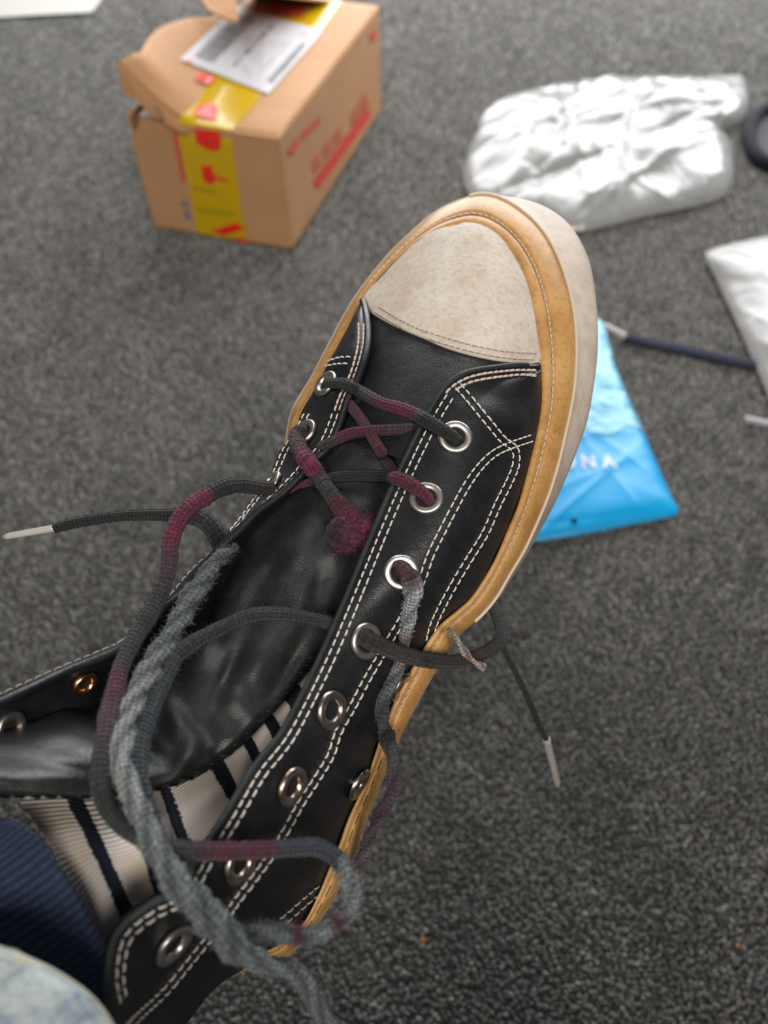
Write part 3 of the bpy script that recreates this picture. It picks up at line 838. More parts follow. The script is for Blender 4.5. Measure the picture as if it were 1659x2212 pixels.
# whipstitch along the tongue edge
ticks = []
rowsT = [(cols[3][i, :2], cols[2][i, :2]) for i in range(70, 150, 3)]
for e_, mid_ in rowsT:
    v_ = (mid_-e_)/np.linalg.norm(mid_-e_)
    ticks.append([tuple(e_+v_*4), tuple(e_+v_*20+np.array([-4, 1])), tuple(e_+v_*44+np.array([-10, 2]))])
stitch(ticks, Bt, M['black_thread'], shoe, name='whipstitch', pitch=.02, dash=.0052, r=.00042, lift=.0002, n=30, label='black whipstitching')

# ---- eyelets
def eyelet(x, y, Bx, R=.006, metal='metal', laced=True, name='eyelet', nrm=None, hole=.47):
    h, nn_ = cast(Bx, x, y, 0)
    if h is None: return None
    # average the normal round about
    acc = Vector(nn_)
    for dx, dy in ((14, 0), (-14, 0), (0, 14), (0, -14)):
        h2, n2 = cast(Bx, x+dx, y+dy, 0)
        if h2 is not None and (h2-h).length < .006: acc += n2
    nn_ = acc.normalized() if nrm is None else nrm
    if nrm is not None: h = h + nrm*.0004 - FW*.0004
    t = nn_.orthogonal().normalized(); b = nn_.cross(t)
    pr = [(1.0, .0000), (.985, .0006), (.94, .0010), (.86, .0012), (.66, .0011), (.57, .0008), (hole+.03, .0001), (hole, -.0008), (hole-.02, -.0020)]
    pr = [(a_, z+.0006) for a_, z in pr]
    V = []; Fc = []; N = 40
    for k in range(N):
        a_ = 2*math.pi*k/N
        for r, z in pr: V.append(h+(t*math.cos(a_)+b*math.sin(a_))*R*r+nn_*z)
    m_ = len(pr)
    for k in range(N):
        for j in range(m_-1):
            Fc.append((k*m_+j, ((k+1) % N)*m_+j, ((k+1) % N)*m_+j+1, k*m_+j+1))
    o = mesh_obj(name, V, Fc, M[metal], shoe)
    V = [h+(t*math.cos(2*math.pi*k/N)+b*math.sin(2*math.pi*k/N))*R*(hole+.03)+nn_*.0005 for k in range(N)]
    d_ = mesh_obj('eyelet_hole_disc', V, [tuple(range(N))], M['hole'] if laced else M['dark_metal'], o)  # flat disc, black to stand for the dark depth of the hole
    return h, nn_
ER = [(983,946,1),(921,1078,1),(866,1237,1),(788,1384,1),(713,1533,0),(627,1697,0),(515,1862,0),(372,2038,0)]
for k, (x, y, lc) in enumerate(ER):
    eyelet(x, y, Bq, .0060 if k else .0061, 'metal' if k in (0, 1, 2, 3, 7) else 'dark_metal', True)
VN = (RT*.80-UP*.42-FW*.40).normalized()
for x, y in ((706,831),(660,936)): eyelet(x, y, Bl, .0058)
eyelet(586,1045, Bl, .0055); eyelet(392,1252, Bl, .005)
eyelet(860,1480, Bq, .0058, 'dark_metal', True, 'vent_eyelet', hole=.4, nrm=VN); eyelet(770,1690, Bq, .0058, 'dark_metal', True, 'vent_eyelet', hole=.4, nrm=VN)
Bln = bvh([lining])
eyelet(181,1474, Bln, .0042, 'copper', True, 'lining_eyelet'); eyelet(20,1570, Bln, .0048, 'metal', False, 'lining_eyelet')

# ---- laces
DK = (0.011, 0.013, 0.0145); DG = (0.022, 0.0245, 0.026); GR = (0.075, 0.088, 0.092); LG = (0.17, 0.185, 0.19); MR = (0.075, 0.010, 0.027); MR2 = (0.115, 0.014, 0.042); BK = (0.010, 0.010, 0.013); BR = (0.020, 0.016, 0.014); PU = (0.05, 0.028, 0.038)
def lace(pts, r, colors, rough=0.0, flat=0.0, name='shoelace', label=None, strands=0, step=.00045, drape=True, parent=None, win=9):
    """pts: (x,y,v): v<.1 = lift above what lies below, else explicit depth; colors: (fraction, colour)"""
    a_ = cr([(p[0], p[1], i) for i, p in enumerate(pts)], 420)
    vals = [p[2] for p in pts]
    dd = []
    kd = []
    for p in pts:
        if p[2] >= .1: kd.append(p[2])
        else:
            h, n_ = cast(B, p[0], p[1], 0)
            kd.append((depth_of(h) if h is not None else .3)-p[2])
    # dense depths
    dd = np.interp(a_[:, 2], np.arange(len(pts)), kd)
    expl = np.interp(a_[:, 2], np.arange(len(pts)), [1.0 if v >= .1 else 0.0 for v in vals])
    lifts = np.interp(a_[:, 2], np.arange(len(pts)), [0 if v >= .1 else v for v in vals])
    if drape:
        su = []
        for x, y in a_[:, :2]:
            h, n_ = cast(B, x, y, 0)
            su.append(depth_of(h) if h is not None else 9)
        su = np.array(su)
        lo = np.array([su[max(0, i-win):i+win+1].min() for i in range(len(su))])
        want = lo - lifts
        dd = np.where(expl < .5, np.where(lo < 5, want, dd), dd)
    kk = np.ones(17)/17
    pad = np.r_[[dd[0]]*8, dd, [dd[-1]]*8]
    dd = np.convolve(pad, kk, 'valid')
    W = [P(x, y, d) for (x, y), d in zip(a_[:, :2], dd)]
    L = [0]
    for k in range(1, len(W)): L.append(L[-1]+(W[k]-W[k-1]).length)
    L = np.array(L); n = int(L[-1]/step)
    s = np.linspace(0, L[-1], n)
    Wn = np.array([tuple(v) for v in W])
    path = [Vector((np.interp(q, L, Wn[:, 0]), np.interp(q, L, Wn[:, 1]), np.interp(q, L, Wn[:, 2]))) for q in s]
    rr = np.interp(s/L[-1], np.linspace(0, 1, len(r)), r) if hasattr(r, '__len__') else np.full(n, r)
    if rough: 
        nz_ = np.random.randn(n); nz_ = np.convolve(nz_, np.ones(9)/9, 'same')
        rr = rr*(1+rough*nz_)
    NSg = 20
    ks = 2*math.pi/.0052
    def tw(i, an):
        q = s[i]
        if strands:
            v = .92+.30*abs(math.cos(strands*.5*an-q*math.pi/.012))+.05*math.cos(9*an+q*1400)
        else:
            v = .93+.085*(abs(math.sin(4*an+ks*q))+abs(math.sin(4*an-ks*q)))
        return v*(1-flat*math.sin(an)**2)
    V, Fc = tube(path, rr, NSg, twist=tw)
    uvl = [((k_ % NSg)/NSg, s[min(k_//NSg, n-1)]) for k_ in range(len(V))]
    o = mesh_obj(name, V, Fc, M['lace'], parent or shoe, face_cam=False, uv=uvl)
    ul = o.data.uv_layers[0].data
    for pl_g in o.data.polygons:      # keep the seam from wrapping back
        us = [ul[li].uv[0] for li in pl_g.loop_indices]
        if max(us)-min(us) > .5:
            for li in pl_g.loop_indices:
                if ul[li].uv[0] < .5: ul[li].uv = (ul[li].uv[0]+1, ul[li].uv[1])
    cf = [c_[0] for c_ in colors]; cc_ = np.array([c_[1] for c_ in colors])
    u = s/L[-1]
    uj = u+np.random.randn(n)*.002
    RGB = np.stack([np.interp(uj, cf, cc_[:, k]) for k in range(3)], 1)
    vc = np.ones((len(V), 4))
    jit = np.random.uniform(.65, 1.35, (n, NSg))
    if strands:
        an_ = np.arange(NSg)*2*math.pi/NSg
        jit *= .40+.85*np.abs(np.cos(strands*.5*an_[None, :]-s[:, None]*math.pi/.012))  # shade in the grooves between strands, put into the vertex colour
    for i in range(n): vc[i*NSg:(i+1)*NSg, :3] = RGB[i][None, :]*jit[i][:, None]
    vc[n*NSg, :3] = RGB[0]; vc[n*NSg+1, :3] = RGB[-1]
    at = o.data.color_attributes.new('Col', 'FLOAT_COLOR', 'POINT'); at.data.foreach_set('color', vc.ravel())
    if label: o['label'] = label
    return o, path, rr, RGB
def fuzz(o, path, rr, RGB, count, length, name='fray', r0=.9, w_=.00007, label=None):
    V = []; Fc = []; cols_ = []
    for q in range(count):
        i = rnd.randrange(2, len(path)-2)
        T = (path[i+1]-path[i-1]).normalized(); a_ = rnd.uniform(0, 6.283)
        n1 = T.orthogonal().normalized(); n2 = T.cross(n1)
        dr = (n1*math.cos(a_)+n2*math.sin(a_)); st = path[i]+dr*rr[i]*r0
        ln = length*rnd.uniform(.3, 1)
        d1 = (dr+T*rnd.uniform(-1.4, 1.4)+Vector([rnd.uniform(-.5, .5) for _ in range(3)])).normalized()
        d2 = (d1+Vector([rnd.uniform(-.9, .9) for _ in range(3)])).normalized()
        sd = d1.cross(FW); sd = sd.normalized()*w_ if sd.length > 1e-6 else n1*w_
        p0, p1, p2 = st, st+d1*ln*.55, st+d1*ln*.55+d2*ln*.45
        b = len(V); V += [p0-sd, p0+sd, p1+sd*.8, p1-sd*.8, p2]
        Fc += [(b, b+1, b+2, b+3), (b+3, b+2, b+4)]
        cols_ += [(*(RGB[i]*rnd.uniform(.9, 1.7)), 1)]*5
    f = mesh_obj(name, V, Fc, M['lace'], o, face_cam=False)
    at = f.data.color_attributes.new('Col', 'FLOAT_COLOR', 'POINT'); at.data.foreach_set('color', np.array(cols_).ravel())
    f['kind'] = 'stuff'
    return f
def aglet(A_, Z_, r, name='aglet', parent=None, mat_='aglet'):
    pth = [A_.lerp(Z_, t) for t in (0, .1, .5, .9, 1.0)]
    V, Fc = tube(pth, [r*1.1, r, r*.95, r*.9, r*.5], 12)
    o = mesh_obj(name, V, Fc, M[mat_], parent or shoe, face_cam=False)
    return o

# crossing under pieces first
lace([(753,872,.0028),(777,901,.0026),(810,954,.0026),(834,993,.0026),(852,1022,.002),(866,1045,.292)], .0021, [(0, MR), (.35, MR), (.5, PU), (.7, BR), (1, DK)], flat=.3, label='crossed lace end lying flat on the tongue')
lace([(690,968,.297),(712,957,.0030),(757,937,.0032),(801,931,.0032),(840,929,.0032),(865,928,.2800),(890,927,.2815),(912,926,.285)], .0026, [(0, BR), (.2, PU), (.32, MR2), (.6, MR), (.8, PU), (1, MR)], flat=.25)
o_ = lace([(706,826,.0024),(722,829,.0034),(743,829,.0040),(781,848,.006),(825,872,.006),(868,884,.005),(907,901,.0042),(950,926,.0036),(975,940,.0030),(990,953,.0008)], [.0019,.0021,.0023,.0024,.0023,.0024,.0026,.0024,.0018],
     [(0, DK), (.28, DK), (.42, DG), (.5, MR), (.62, MR2), (.72, MR), (.76, DK), (1, DK)], label='dark lace with a maroon stretch through the front eyelets')
fuzz(*o_, 260, .0012)
o_ = lace([(612,1064,.288),(632,1055,.0030),(646,1048,.0034),(695,1036,.0050),(743,1028,.0050),(791,1028,.0045),(839,1030,.0045),(878,1041,.0036),(904,1058,.0034),(922,1072,.0020),(931,1086,.0004)], [.0012,.0014,.0018,.0020,.0020,.0021,.0023,.0026,.0016],
     [(0, MR), (.14, MR2), (.22, DK), (.6, DK), (.72, PU), (.8, MR), (1, MR2)])
fuzz(*o_, 260, .0012)
# frayed knotted end
o_ = lace([(664,932,.0026),(643,932,.0034),(640,950,.0042),(650,975,.0050),(668,1002,.0066),(690,1030,.0070),(714,1066,.0072),(740,1100,.0050),(762,1135,.0045)], [.0019,.0028,.0030,.0032,.0031,.0028,.0026,.0030,.0046],
     [(0, BR), (.12, PU), (.28, (.05,.03,.035)), (.36, MR2), (.55, MR2), (.62, DG), (.78, DG), (.86, MR), (1, MR2)], rough=.25, label='broken lace end with a frayed maroon tuft')
fuzz(*o_, 900, .0022)
kp = [(767,1120,.0060),(745,1135,.0065),(735,1155,.0060),(760,1165,.0075),(785,1145,.0070),(795,1125,.0050),(775,1150,.0085),(752,1148,.0090),(742,1175,.0035),(728,1168,.0030)]
o_ = lace(kp, [.0030,.0036,.0034,.0036,.0032,.0026,.0036,.0032,.0026,.0016], [(0, MR2), (.2, (.03,.012,.02)), (.35, MR2), (.5, MR), (.6, (.03,.012,.02)), (.75, MR2), (1, MR)], rough=.5, strands=3, name='frayed_knot', label='maroon frayed knot resting on the tongue')
fuzz(*o_, 2600, .0055, r0=.6, w_=.00012)
# maroon/grey lace looping over the left edge and down across the sock
LP = [(590,1052,.2800),(565,1054,.2760),(523,1048,.2700),(485,1052,.2650),(443,1073,.2600),(401,1104,.2555),(380,1136,.2530),(368,1174,.2505),(366,1212,.2485),(359,1250,.2460),(338,1301,.2425),(312,1347,.2380),(287,1388,.2325),(262,1440,.2255),(249,1491,.2190),(237,1540,.2130),(229,1592,.2065),(219,1645,.2010),(216,1690,.1980),(229,1740,.1960),
      (256,1776,.1940),(290,1800,.1925),(329,1822,.1910),(371,1834,.1895),(422,1838,.1890),(473,1838,.1920),(527,1838,.1990),(591,1834,.2070),(640,1831,.2130),(675,1829,.2160),(704,1838,.2175),(729,1856,.2170),(745,1880,.2150)]
o_ = lace(LP, [.0024,.0026,.0029,.0028,.0024,.0026,.0025,.0026,.0027,.0024,.0022,.0023,.0022,.0022,.0024,.0022],
     [(0, BR), (.06, DK), (.12, DK), (.135, MR2), (.225, MR2), (.25, PU), (.33, DG), (.42, DG), (.47, MR), (.53, PU), (.58, DG), (.76, DG), (.79, MR), (.87, MR), (.89, (.03,.035,.05)), (1, (.03,.035,.05))], rough=.12, label='long lace with maroon stretches looping over the edge and across the sock')
fuzz(*o_, 1100, .0024, w_=.00005)
o_ = lace([(729,1856,.2170),(742,1872,.2150),(752,1898,.2130),(762,1930,.2115),(756,1965,.2095),(727,1992,.2060),(689,2014,.2030),(655,2021,.2010),(617,2016,.1995),(581,2014,.1980),(545,2016,.1965),(505,2026,.195)], [.0022,.0019,.0017,.0019,.0022,.0022,.0021,.0020],
     [(0, (.03,.035,.05)), (.12, LG), (.3, LG), (.42, MR), (.48, LG), (.6, GR), (.66, MR), (.72, GR), (1, GR)], rough=.3, strands=2, flat=.2, label='grey frayed lace loop by the heel')
fuzz(*o_, 1500, .0028)
# black cord with tip on the left (behind the flap)
o_ = lace([(118,1141,.300),(150,1132,.300),(190,1124,.300),(253,1115,.299),(316,1112,.298),(372,1113,.296),(415,1115,.294),(443,1126,.292),(464,1150,.292),(478,1180,.294),(490,1205,.297)], [.0019,.0021,.0020,.0020,.0021,.0023,.0031,.0034,.0034,.0028],
     [(0, DK), (.75, DK), (.8, DG), (1, DG)], drape=False, label='dark lace end sticking out past the inner side')
fuzz(*o_, 500, .0026)
aglet(P(124,1140,.300), P(8,1160,.300), .0015, parent=o_[0])['label'] = 'clear worn plastic tip'
# dark lace from under the right edge joining the grey one
o_ = lace([(735,1356,.2580),(719,1349,.2530),(677,1337,.2480),(634,1329,.2455),(592,1326,.2440),(550,1328,.2430),(506,1343,.2425),(464,1364,.2415),(422,1386,.2395),(388,1412,.2365),(364,1445,.2325),(346,1482,.2285),(326,1522,.2240),(308,1565,.2185),(294,1612,.2125),(290,1660,.2070),(300,1710,.2030),(318,1765,.2005),(345,1830,.198),(380,1885,.195)],
     [.0018,.0020,.0021,.0021,.0022,.0023,.0026,.0030,.0033,.0036,.0034,.0030,.0026,.0020], [(0, DG), (.3, DG), (.45, DG), (.6, (.035,.045,.052)), (.8, (.04,.055,.065)), (1, DG)], rough=.12, label='dark grey lace crossing the tongue')
fuzz(*o_, 1100, .0028)
# thick pale grey lace running the whole way
o_ = lace([(510,1180,.2750),(500,1188,.2700),(464,1214,.2620),(443,1250,.2560),(413,1290,.2500),(390,1335,.2440),(367,1377,.2385),(340,1418,.2330),(316,1461,.2270),(295,1500,.2210),(276,1545,.2145),(263,1600,.2065),(262,1648,.2005),(274,1692,.1965),(295,1738,.1935),(316,1787,.1910),(338,1833,.1870),(366,1884,.1840),(401,1928,.1830),(443,1970,.1850),(485,2018,.1890),(515,2054,.1915),(570,2080,.1950),(633,2100,.1980),(664,2126,.1990),(676,2158,.2000),(698,2196,.2010),(735,2240,.2030)],
     [.0014,.0026,.0034,.0032,.0033,.0034,.0032,.0030,.0027,.0026,.0027,.0030,.0033,.0034,.0033,.0028,.0022,.0021,.0020], [(0, (.075,.088,.09)), (.25, (.10,.115,.12)), (.38, (.20,.21,.21)), (.5, (.22,.23,.23)), (.6, (.13,.145,.15)), (.75, (.085,.10,.105)), (.85, (.11,.125,.13)), (1, (.10,.105,.11))], rough=.3, strands=3, flat=.15, label='thick frayed pale grey lace running down the tongue')
fuzz(*o_, 1900, .0030, w_=.00005)
# frayed lace hanging from the third eyelet
o_ = lace([(858,1228,.0004),(868,1226,.0030),(882,1240,.0048),(892,1272,.0050),(886,1312,.0040),(880,1350,.0040),(872,1392,.0040),(862,1439,.0036),(846,1473,.0036),(829,1506,.0036),(824,1544,.0036),(833,1582,.0030),(845,1624,.2500),(852,1675,.2500),(846,1717,.2490),(826,1751,.2500),(808,1785,.2510),(795,1820,.2540),(778,1862,.2580),(762,1890,.262)],
     [.0022,.0030,.0024,.0020,.0021,.0022,.0023,.0022,.0020,.0020,.0017,.0016,.0017,.0016], [(0, MR), (.05, (.07,.03,.045)), (.08, (.32,.34,.35)), (.18, (.26,.28,.29)), (.24, (.14,.07,.09)), (.32, (.16,.16,.17)), (.37, GR), (.45, DG), (.6, (.05,.052,.055)), (.75, PU), (.9, (.12,.09,.11)), (1, (.12,.09,.09))], rough=.2, strands=2, flat=.15, win=3, label='frayed grey lace hanging from the third eyelet')
fuzz(*o_, 1500, .0020)
# brown-black cord out of the fourth eyelet, curling behind the sole
o_ = lace([(780,1372,.0004),(796,1382,.0036),(820,1394,.0048),(854,1408,.0055),(887,1418,.0080),(930,1427,.2680),(980,1430,.2750),(1023,1420,.2820),(1056,1405,.2900),(1078,1384,.2980),(1083,1359,.3060),(1074,1329,.3140),(1062,1304,.3230),(1050,1285,.332)], [.0026,.0027,.0027,.0025,.0024,.0025,.0024,.0022], [(0, BR), (.3, (.022,.018,.017)), (.6, BR), (1, DG)], win=3, label='dark brown lace curling round behind the sole')
fuzz(*o_, 500, .0016)
o_ = lace([(1070,1380,.345),(1086,1397,.3500),(1107,1439,.3560),(1128,1481,.3620),(1146,1520,.3680),(1166,1570,.3740),(1180,1597,.3780)], [.0013,.0014,.0015,.0014], [(0, DG), (1, DG)], drape=False, label='thin dark lace end hanging below the sole')
aglet(P(1180,1596,.378), P(1206,1700,.386), .0019, parent=o_[0])['label'] = 'clear plastic tip'
o_ = lace([(968,1358,.268),(985,1380,.270),(1000,1403,.272),(1018,1425,.275),(1046,1443,.278)], [.0008,.0011,.0012,.0010,.0014], [(0, (.4,.3,.2)), (.3, (.3,.3,.3)), (.6, (.35,.25,.2)), (1, (.4,.3,.28))], drape=False, rough=.3, strands=2, name='loose_thread')

# ================================================================== BOX
BX = Vector((-0.13247882, 1.06381364, 0)); YAW = -0.31673583; BW, BL_, BH = 0.23623902, 0.47106846, 0.17612327
ax = Vector((math.cos(YAW), math.sin(YAW), 0)); bx_ = Vector((-math.sin(YAW), math.cos(YAW), 0)); zz = Vector((0, 0, 1))
def bp(s, t, z): return BX - ax*BW*s + bx_*BL_*t + zz*z       # s from the right wall leftwards, t away
box = empty('cardboard_box', 'opened brown cardboard parcel box sealed with yellow and red tape, on the carpet', 'box')
def slab(name, quad, nrm, th, mat_, parent, nu=2, nv=2):
    G = []
    for i in range(nu+1):
        row = []
        for j in range(nv+1):
            u, v = i/nu, j/nv
            row.append((quad[0]*(1-u)+quad[1]*u)*(1-v)+(quad[3]*(1-u)+quad[2]*u)*v)
        G.append(row)
    nv_o = grid_obj(name, G, mat_, parent, smooth=False, face_cam=False)
    md_ = nv_o.modifiers.new('thickness', 'SOLIDIFY'); md_.thickness = th; md_.offset = 0
    be = nv_o.modifiers.new('bevel', 'BEVEL'); be.width = .0012; be.segments = 2
    return nv_o
zb = .003
pr_ = slab('side_panel', [bp(0, 0, zb), bp(0, 1, zb), bp(0, 1, BH), bp(0, 0, BH)], ax, .004, M['card'], box)
pl_ = slab('side_panel', [bp(1, .012, zb), bp(1, 1, zb), bp(1, 1, BH), bp(1, .012, BH)], ax, .004, M['card'], box)
slab('back_panel', [bp(0.01, 1, zb), bp(.99, 1, zb), bp(.99, 1, BH), bp(.01, 1, BH)], bx_, .004, M['card'], box)
slab('bottom_panel', [bp(0.01, .01, zb), bp(.99, .01, zb), bp(.99, .99, zb), bp(.01, .99, zb)], zz, .004, M['card'], box)
# front panel with its torn top-left corner
fpts = [bp(0.0, 0, zb), bp(1, 0, zb), bp(1, 0, BH*.80), bp(.90, 0, BH*.985), bp(.90, 0, BH), bp(0.0, 0, BH)]
pf = mesh_obj('front_panel', fpts, [(0, 1, 2, 3, 4, 5)], M['card'], box, smooth=False)
md_ = pf.modifiers.new('thickness', 'SOLIDIFY'); md_.thickness = .004; md_.offset = 0
# dented near corner: a soft crease fold
V = []; Gc = []
for i in range(9):
    t = i/8; zc = zb + (BH-.002-zb)*t
    wv_ = .010+.030*t**2
    row = []
    for k in range(7):
        a_ = k/6
        p0 = bp(wv_*1.3/BW, -.0045, zc); p1 = bp(-.006, 0, zc) ; p2 = bp(-.010, wv_*.6/BL_, zc)
        q = p0*(1-a_)**2 + p1*2*a_*(1-a_)*(1) + p2*a_**2
        row.append(q+zz*0)
    Gc.append(row)
cf = grid_obj('crushed_corner', Gc, M['card'], box)
# top sheet, lifted on its left
RIS = [(0, .004), (.35, .006), (.6, .022), (.8, .048), (1, .066)]
Lpx = [(256,132,.072),(300,116,.072),(318,88,.066),(345,62,.060),(400,43,.052),(470,36,.040),(520,10,.025),(560,-30,.012)]
Lc = crs(Lpx, 40)
G = []
for i in range(40):
    t = i/39
    left = FL(Lc[i, 0], Lc[i, 1], BH+Lc[i, 2])
    right = bp(0, t, BH+.002)
    row = []
    for j in range(41):
        s = j/40
        q = right.lerp(left, s)
        zr = (q.z-BH-.002)
        fb = max(0, 1-t/.6)
        q.z = BH+.003 + zr*((s**1.7)*(1-fb) + fb*max(0, (s-.58)/.42)**1.15) - .0*t + (0 if t > .05 else 0)
        fr = max(0, 1-t/.10)       # front roll-down
        q.z -= .004*fr*fr*(1-s)
        row.append(q)
    G.append(row)
top = grid_obj('top_flap', G, M['card'], box)
top['label'] = 'top flap with its left edge lifted open'
solid(top, .004)
TopG = G
# layered folded board along the lifted front edge
for k in range(4):
    Gk = []
    for i in range(16):
        u = i/15
        s = .67+.33*u
        e0 = TopG[0][int(s*40)].copy()
        row = []
        for j in range(5):
            v = j/4
            q = e0 + bx_*(-.004-.003*k+.05*v) - zz*(.004+.0085*k*(.35+.65*u**.6)+.010*v*.3) + ax*(.012*k*(1-v)*.3)
            q += ax*(-.003*k if u > .9 else 0)
            row.append(q)
        Gk.append(row)
    ob = grid_obj('folded_layer', Gk, M['card'], box)
    solid(ob, .0038)
ob = slab('inner_flap', [bp(.45, .02, BH-.003), bp(.93, .02, BH-.001), bp(.96, .30, BH-.004), bp(.45, .30, BH+.002)], zz, .003, M['card_in'], box)
# small upright flap at the back cut by the frame
fpx = [(425,-30,.115),(436,2,.11),(452,20,.105),(478,34,.098),(500,44,.092),(516,44,.090),(512,15,.100),(508,-20,.11)]
V = [FL(x, y, BH+z) for x, y, z in fpx]
ob = mesh_obj('raised_flap', V, [tuple(range(len(V)))], M['card'], box, smooth=False); solid(ob, .004)
# join the raised flap to the box with a bent strip
V = [FL(425,-30,BH+.113), FL(508,-20,BH+.108), bp(.35, 1, BH), bp(.9, 1, BH)]
ob = mesh_obj('raised_flap', V, [(0, 1, 2, 3)], M['card'], box, smooth=False); solid(ob, .004)

Bbox = bvh([pf, pr_, top, cf])
def tape_strip():
    G = []
    sl, sr = .655, .30
    rows = []
    for k in range(30):
        t = 1-k/29
        gi = TopG[min(int(round(t*39)), 39)]
        row = [gi[int(round((sr+(sl-sr)*j/10)*40))]+zz*.0012 for j in range(11)]
        rows.append(row)
    e = rows[-1]
    lastz = BH
    for k in range(1, 20):
        z = k/19
        row = []
        for j in range(11):
            s = sr+(sl-sr)*j/10
            ft = bp(s+.02*z, -.006, BH*(1-z)+zb*z)
            if k == 1: ft = e[j].lerp(bp(s, -.007, BH), .6)
            row.append(ft)
        rows.append(row)
    o = grid_obj('packing_tape', rows, M['tape'], box)
    o['label'] = 'yellow packing tape with red print'
    return o
tape = tape_strip()
Bbx = bvh([pf, pr_, top, tape, cf])
def decal(name, polys, mat_, parent, Bx=None, lift=.0015, sub=5, kind=None):
    Bx = Bx or Bbx
    V = []; Fc = []
    for q in polys:
        q = [np.array(a_, float) for a_ in q]
        if len(q) == 4:
            n = sub; b = len(V)
            for i in range(n+1):
                for j in range(n+1):
                    u, v = i/n, j/n
                    x, y = (q[0]*(1-u)+q[1]*u)*(1-v)+(q[3]*(1-u)+q[2]*u)*v
                    h, nn_ = cast(Bx, x, y, lift)
                    V.append(h if h is not None else FL(x, y, .001))
            for i in range(n):
                for j in range(n):
                    a_ = b+i*(n+1)+j; Fc.append((a_, a_+1, a_+n+2, a_+n+1))
        else:
            b = len(V)
            for x, y in q:
                h, nn_ = cast(Bx, x, y, lift); V.append(h if h is not None else FL(x, y, .001))
            Fc.append(tuple(range(b, len(V))))
    return mesh_obj(name, V, Fc, mat_, parent, smooth=False)
def decals(name, polys, mat_, parent, Bx=None, lift=.0015, sub=3):
    return [decal(name, [q], mat_, parent, Bx, lift, sub) for q in polys]
# shipping label
LQ = [(388,131),(580,206),(699,70),(508,17)]
lab = decal('shipping_label', [LQ], M['label'], box, bvh([top, tape]), .0022, 10)
lab['label'] = 'white shipping label with barcodes'
lab2 = lab
Blab = bvh([lab])
def LQp(u, v):      # u along 388,131 -> 508,17 ; v across to 580,206
    q = [np.array(a_, float) for a_ in LQ]
    return tuple((q[0]*(1-u)+q[3]*u)*(1-v)+(q[1]*(1-u)+q[2]*u)*v)
def lrect(u0, u1, v0, v1): return [LQp(u0, v0), LQp(u1, v0), LQp(u1, v1), LQp(u0, v1)]
bars = []
u = .14
while u < .90:
    w_ = rnd.choice([.006, .010, .016]); bars.append(lrect(u, u+w_, .08, .29)); u += w_+rnd.choice([.006, .009, .014])
decal('barcode', bars, M['ink'], lab, Blab, .0006, 1)['kind'] = 'stuff'
bars = []; u = .16
while u < .80:
    w_ = rnd.choice([.006, .010, .014]); bars.append(lrect(u, u+w_, .88, .95)); u += w_+rnd.choice([.008, .012])
decal('barcode', bars, M['ink'], lab, Blab, .0006, 1)['kind'] = 'stuff'
prt = []
for k in range(26):
    v0 = rnd.choice([.36, .40, .56, .60, .64, .70, .75]); u0 = rnd.uniform(.08, .7)
    prt.append(lrect(u0, u0+rnd.uniform(.04, .12), v0, v0+.018))
prt += [lrect(.05, .95, .335, .340), lrect(.05, .95, .66, .665), lrect(.62, .625, .34, .66)]
decal('printed_text', prt, M['ink_light'], lab, Blab, .0006, 1)['kind'] = 'stuff'
big = []
for u0, w_ in ((.20, .03), (.26, .03), (.32, .02), (.40, .10), (.54, .015), (.60, .02), (.66, .13), (.82, .08)):
    big.append(lrect(u0, u0+w_, .46, .51))
decals('printed_code', big, M['ink'], lab, Blab, .0006, 1)
decals('printed_block', [lrect(.86, .96, .80, .92), lrect(.90, .98, .12, .2)], M['ink_light'], lab, Blab, .0006, 1)
decals('printed_mark', [lrect(.03, .07, .05, .11), lrect(.965, .99, .93, .98)], M['pink'], lab, Blab, .0006, 1)
# red print on the tape
R1 = [[(437,162),(466,170),(455,186),(418,176)], [(424,232),(452,222),(470,232),(468,262),(440,258),(420,246)], [(420,270),(475,285),(478,300),(422,292)], [(423,292),(478,302),(476,322),(462,326),(440,318),(424,306)],
      [(436,356),(458,358),(466,392),(448,398),(438,384)], [(462,378),(494,388),(492,394),(462,384)],
      [(432,505),(536,473),(540,490),(470,512)], [(508,514),(542,510),(546,524),(516,523)]]
rp = decals('red_print', [R1[1], R1[2], R1[3], R1[4], R1[5], R1[6], R1[7]], M['red'], tape, lift=.0012)
decal('red_print', [R1[0]], M['red'], tape, lift=.0030)
decals('olive_print', [[(416,400),(468,410),(468,418),(416,408)], [(424,445),(506,456),(505,466),(426,456)]], M['olive'], tape)
# far tape print
decals('faint_red_print', [[(585,12),(640,28),(630,42),(575,24)], [(640,16),(664,20),(655,40),(632,36)]], M['red_faint'], tape, lift=.0030)
# red printing on the board
side = [[(672,392),(684,407),(800,247),(790,232)]]
decal('printed_bar', side, M['red_strong'], pr_, bvh([pr_, cf]), .003, 6)
ch = []
for (x0, y0) in ((668,352),(692,322),(714,295),(752,250),(772,222)):
    for a_, b_, c_, d_ in ((0,0,16,-22),(4,16,20,-6),(2,-4,6,18),(12,-14,16,8)):
        ch.append([(x0+a_, y0+b_), (x0+a_+3, y0+b_+5), (x0+c_+3, y0+d_+5), (x0+c_, y0+d_)])
decal('printed_characters', ch, M['red_faint'], pr_, bvh([pr_, cf]), .003, 1)['kind'] = 'stuff'
decals('printed_emblem', [[(618,330),(632,298),(642,306),(630,336)], [(644,292),(684,252),(690,262),(652,300)], [(794,78),(808,60),(812,78),(800,92)]], M['red_faint'], pr_, bvh([pr_, cf]), .003, 2)
decal('printed_characters', [[(374,286),(384,284),(404,390),(394,390)]], M['red_faint'], pf, bvh([pf]), .0025, 2)
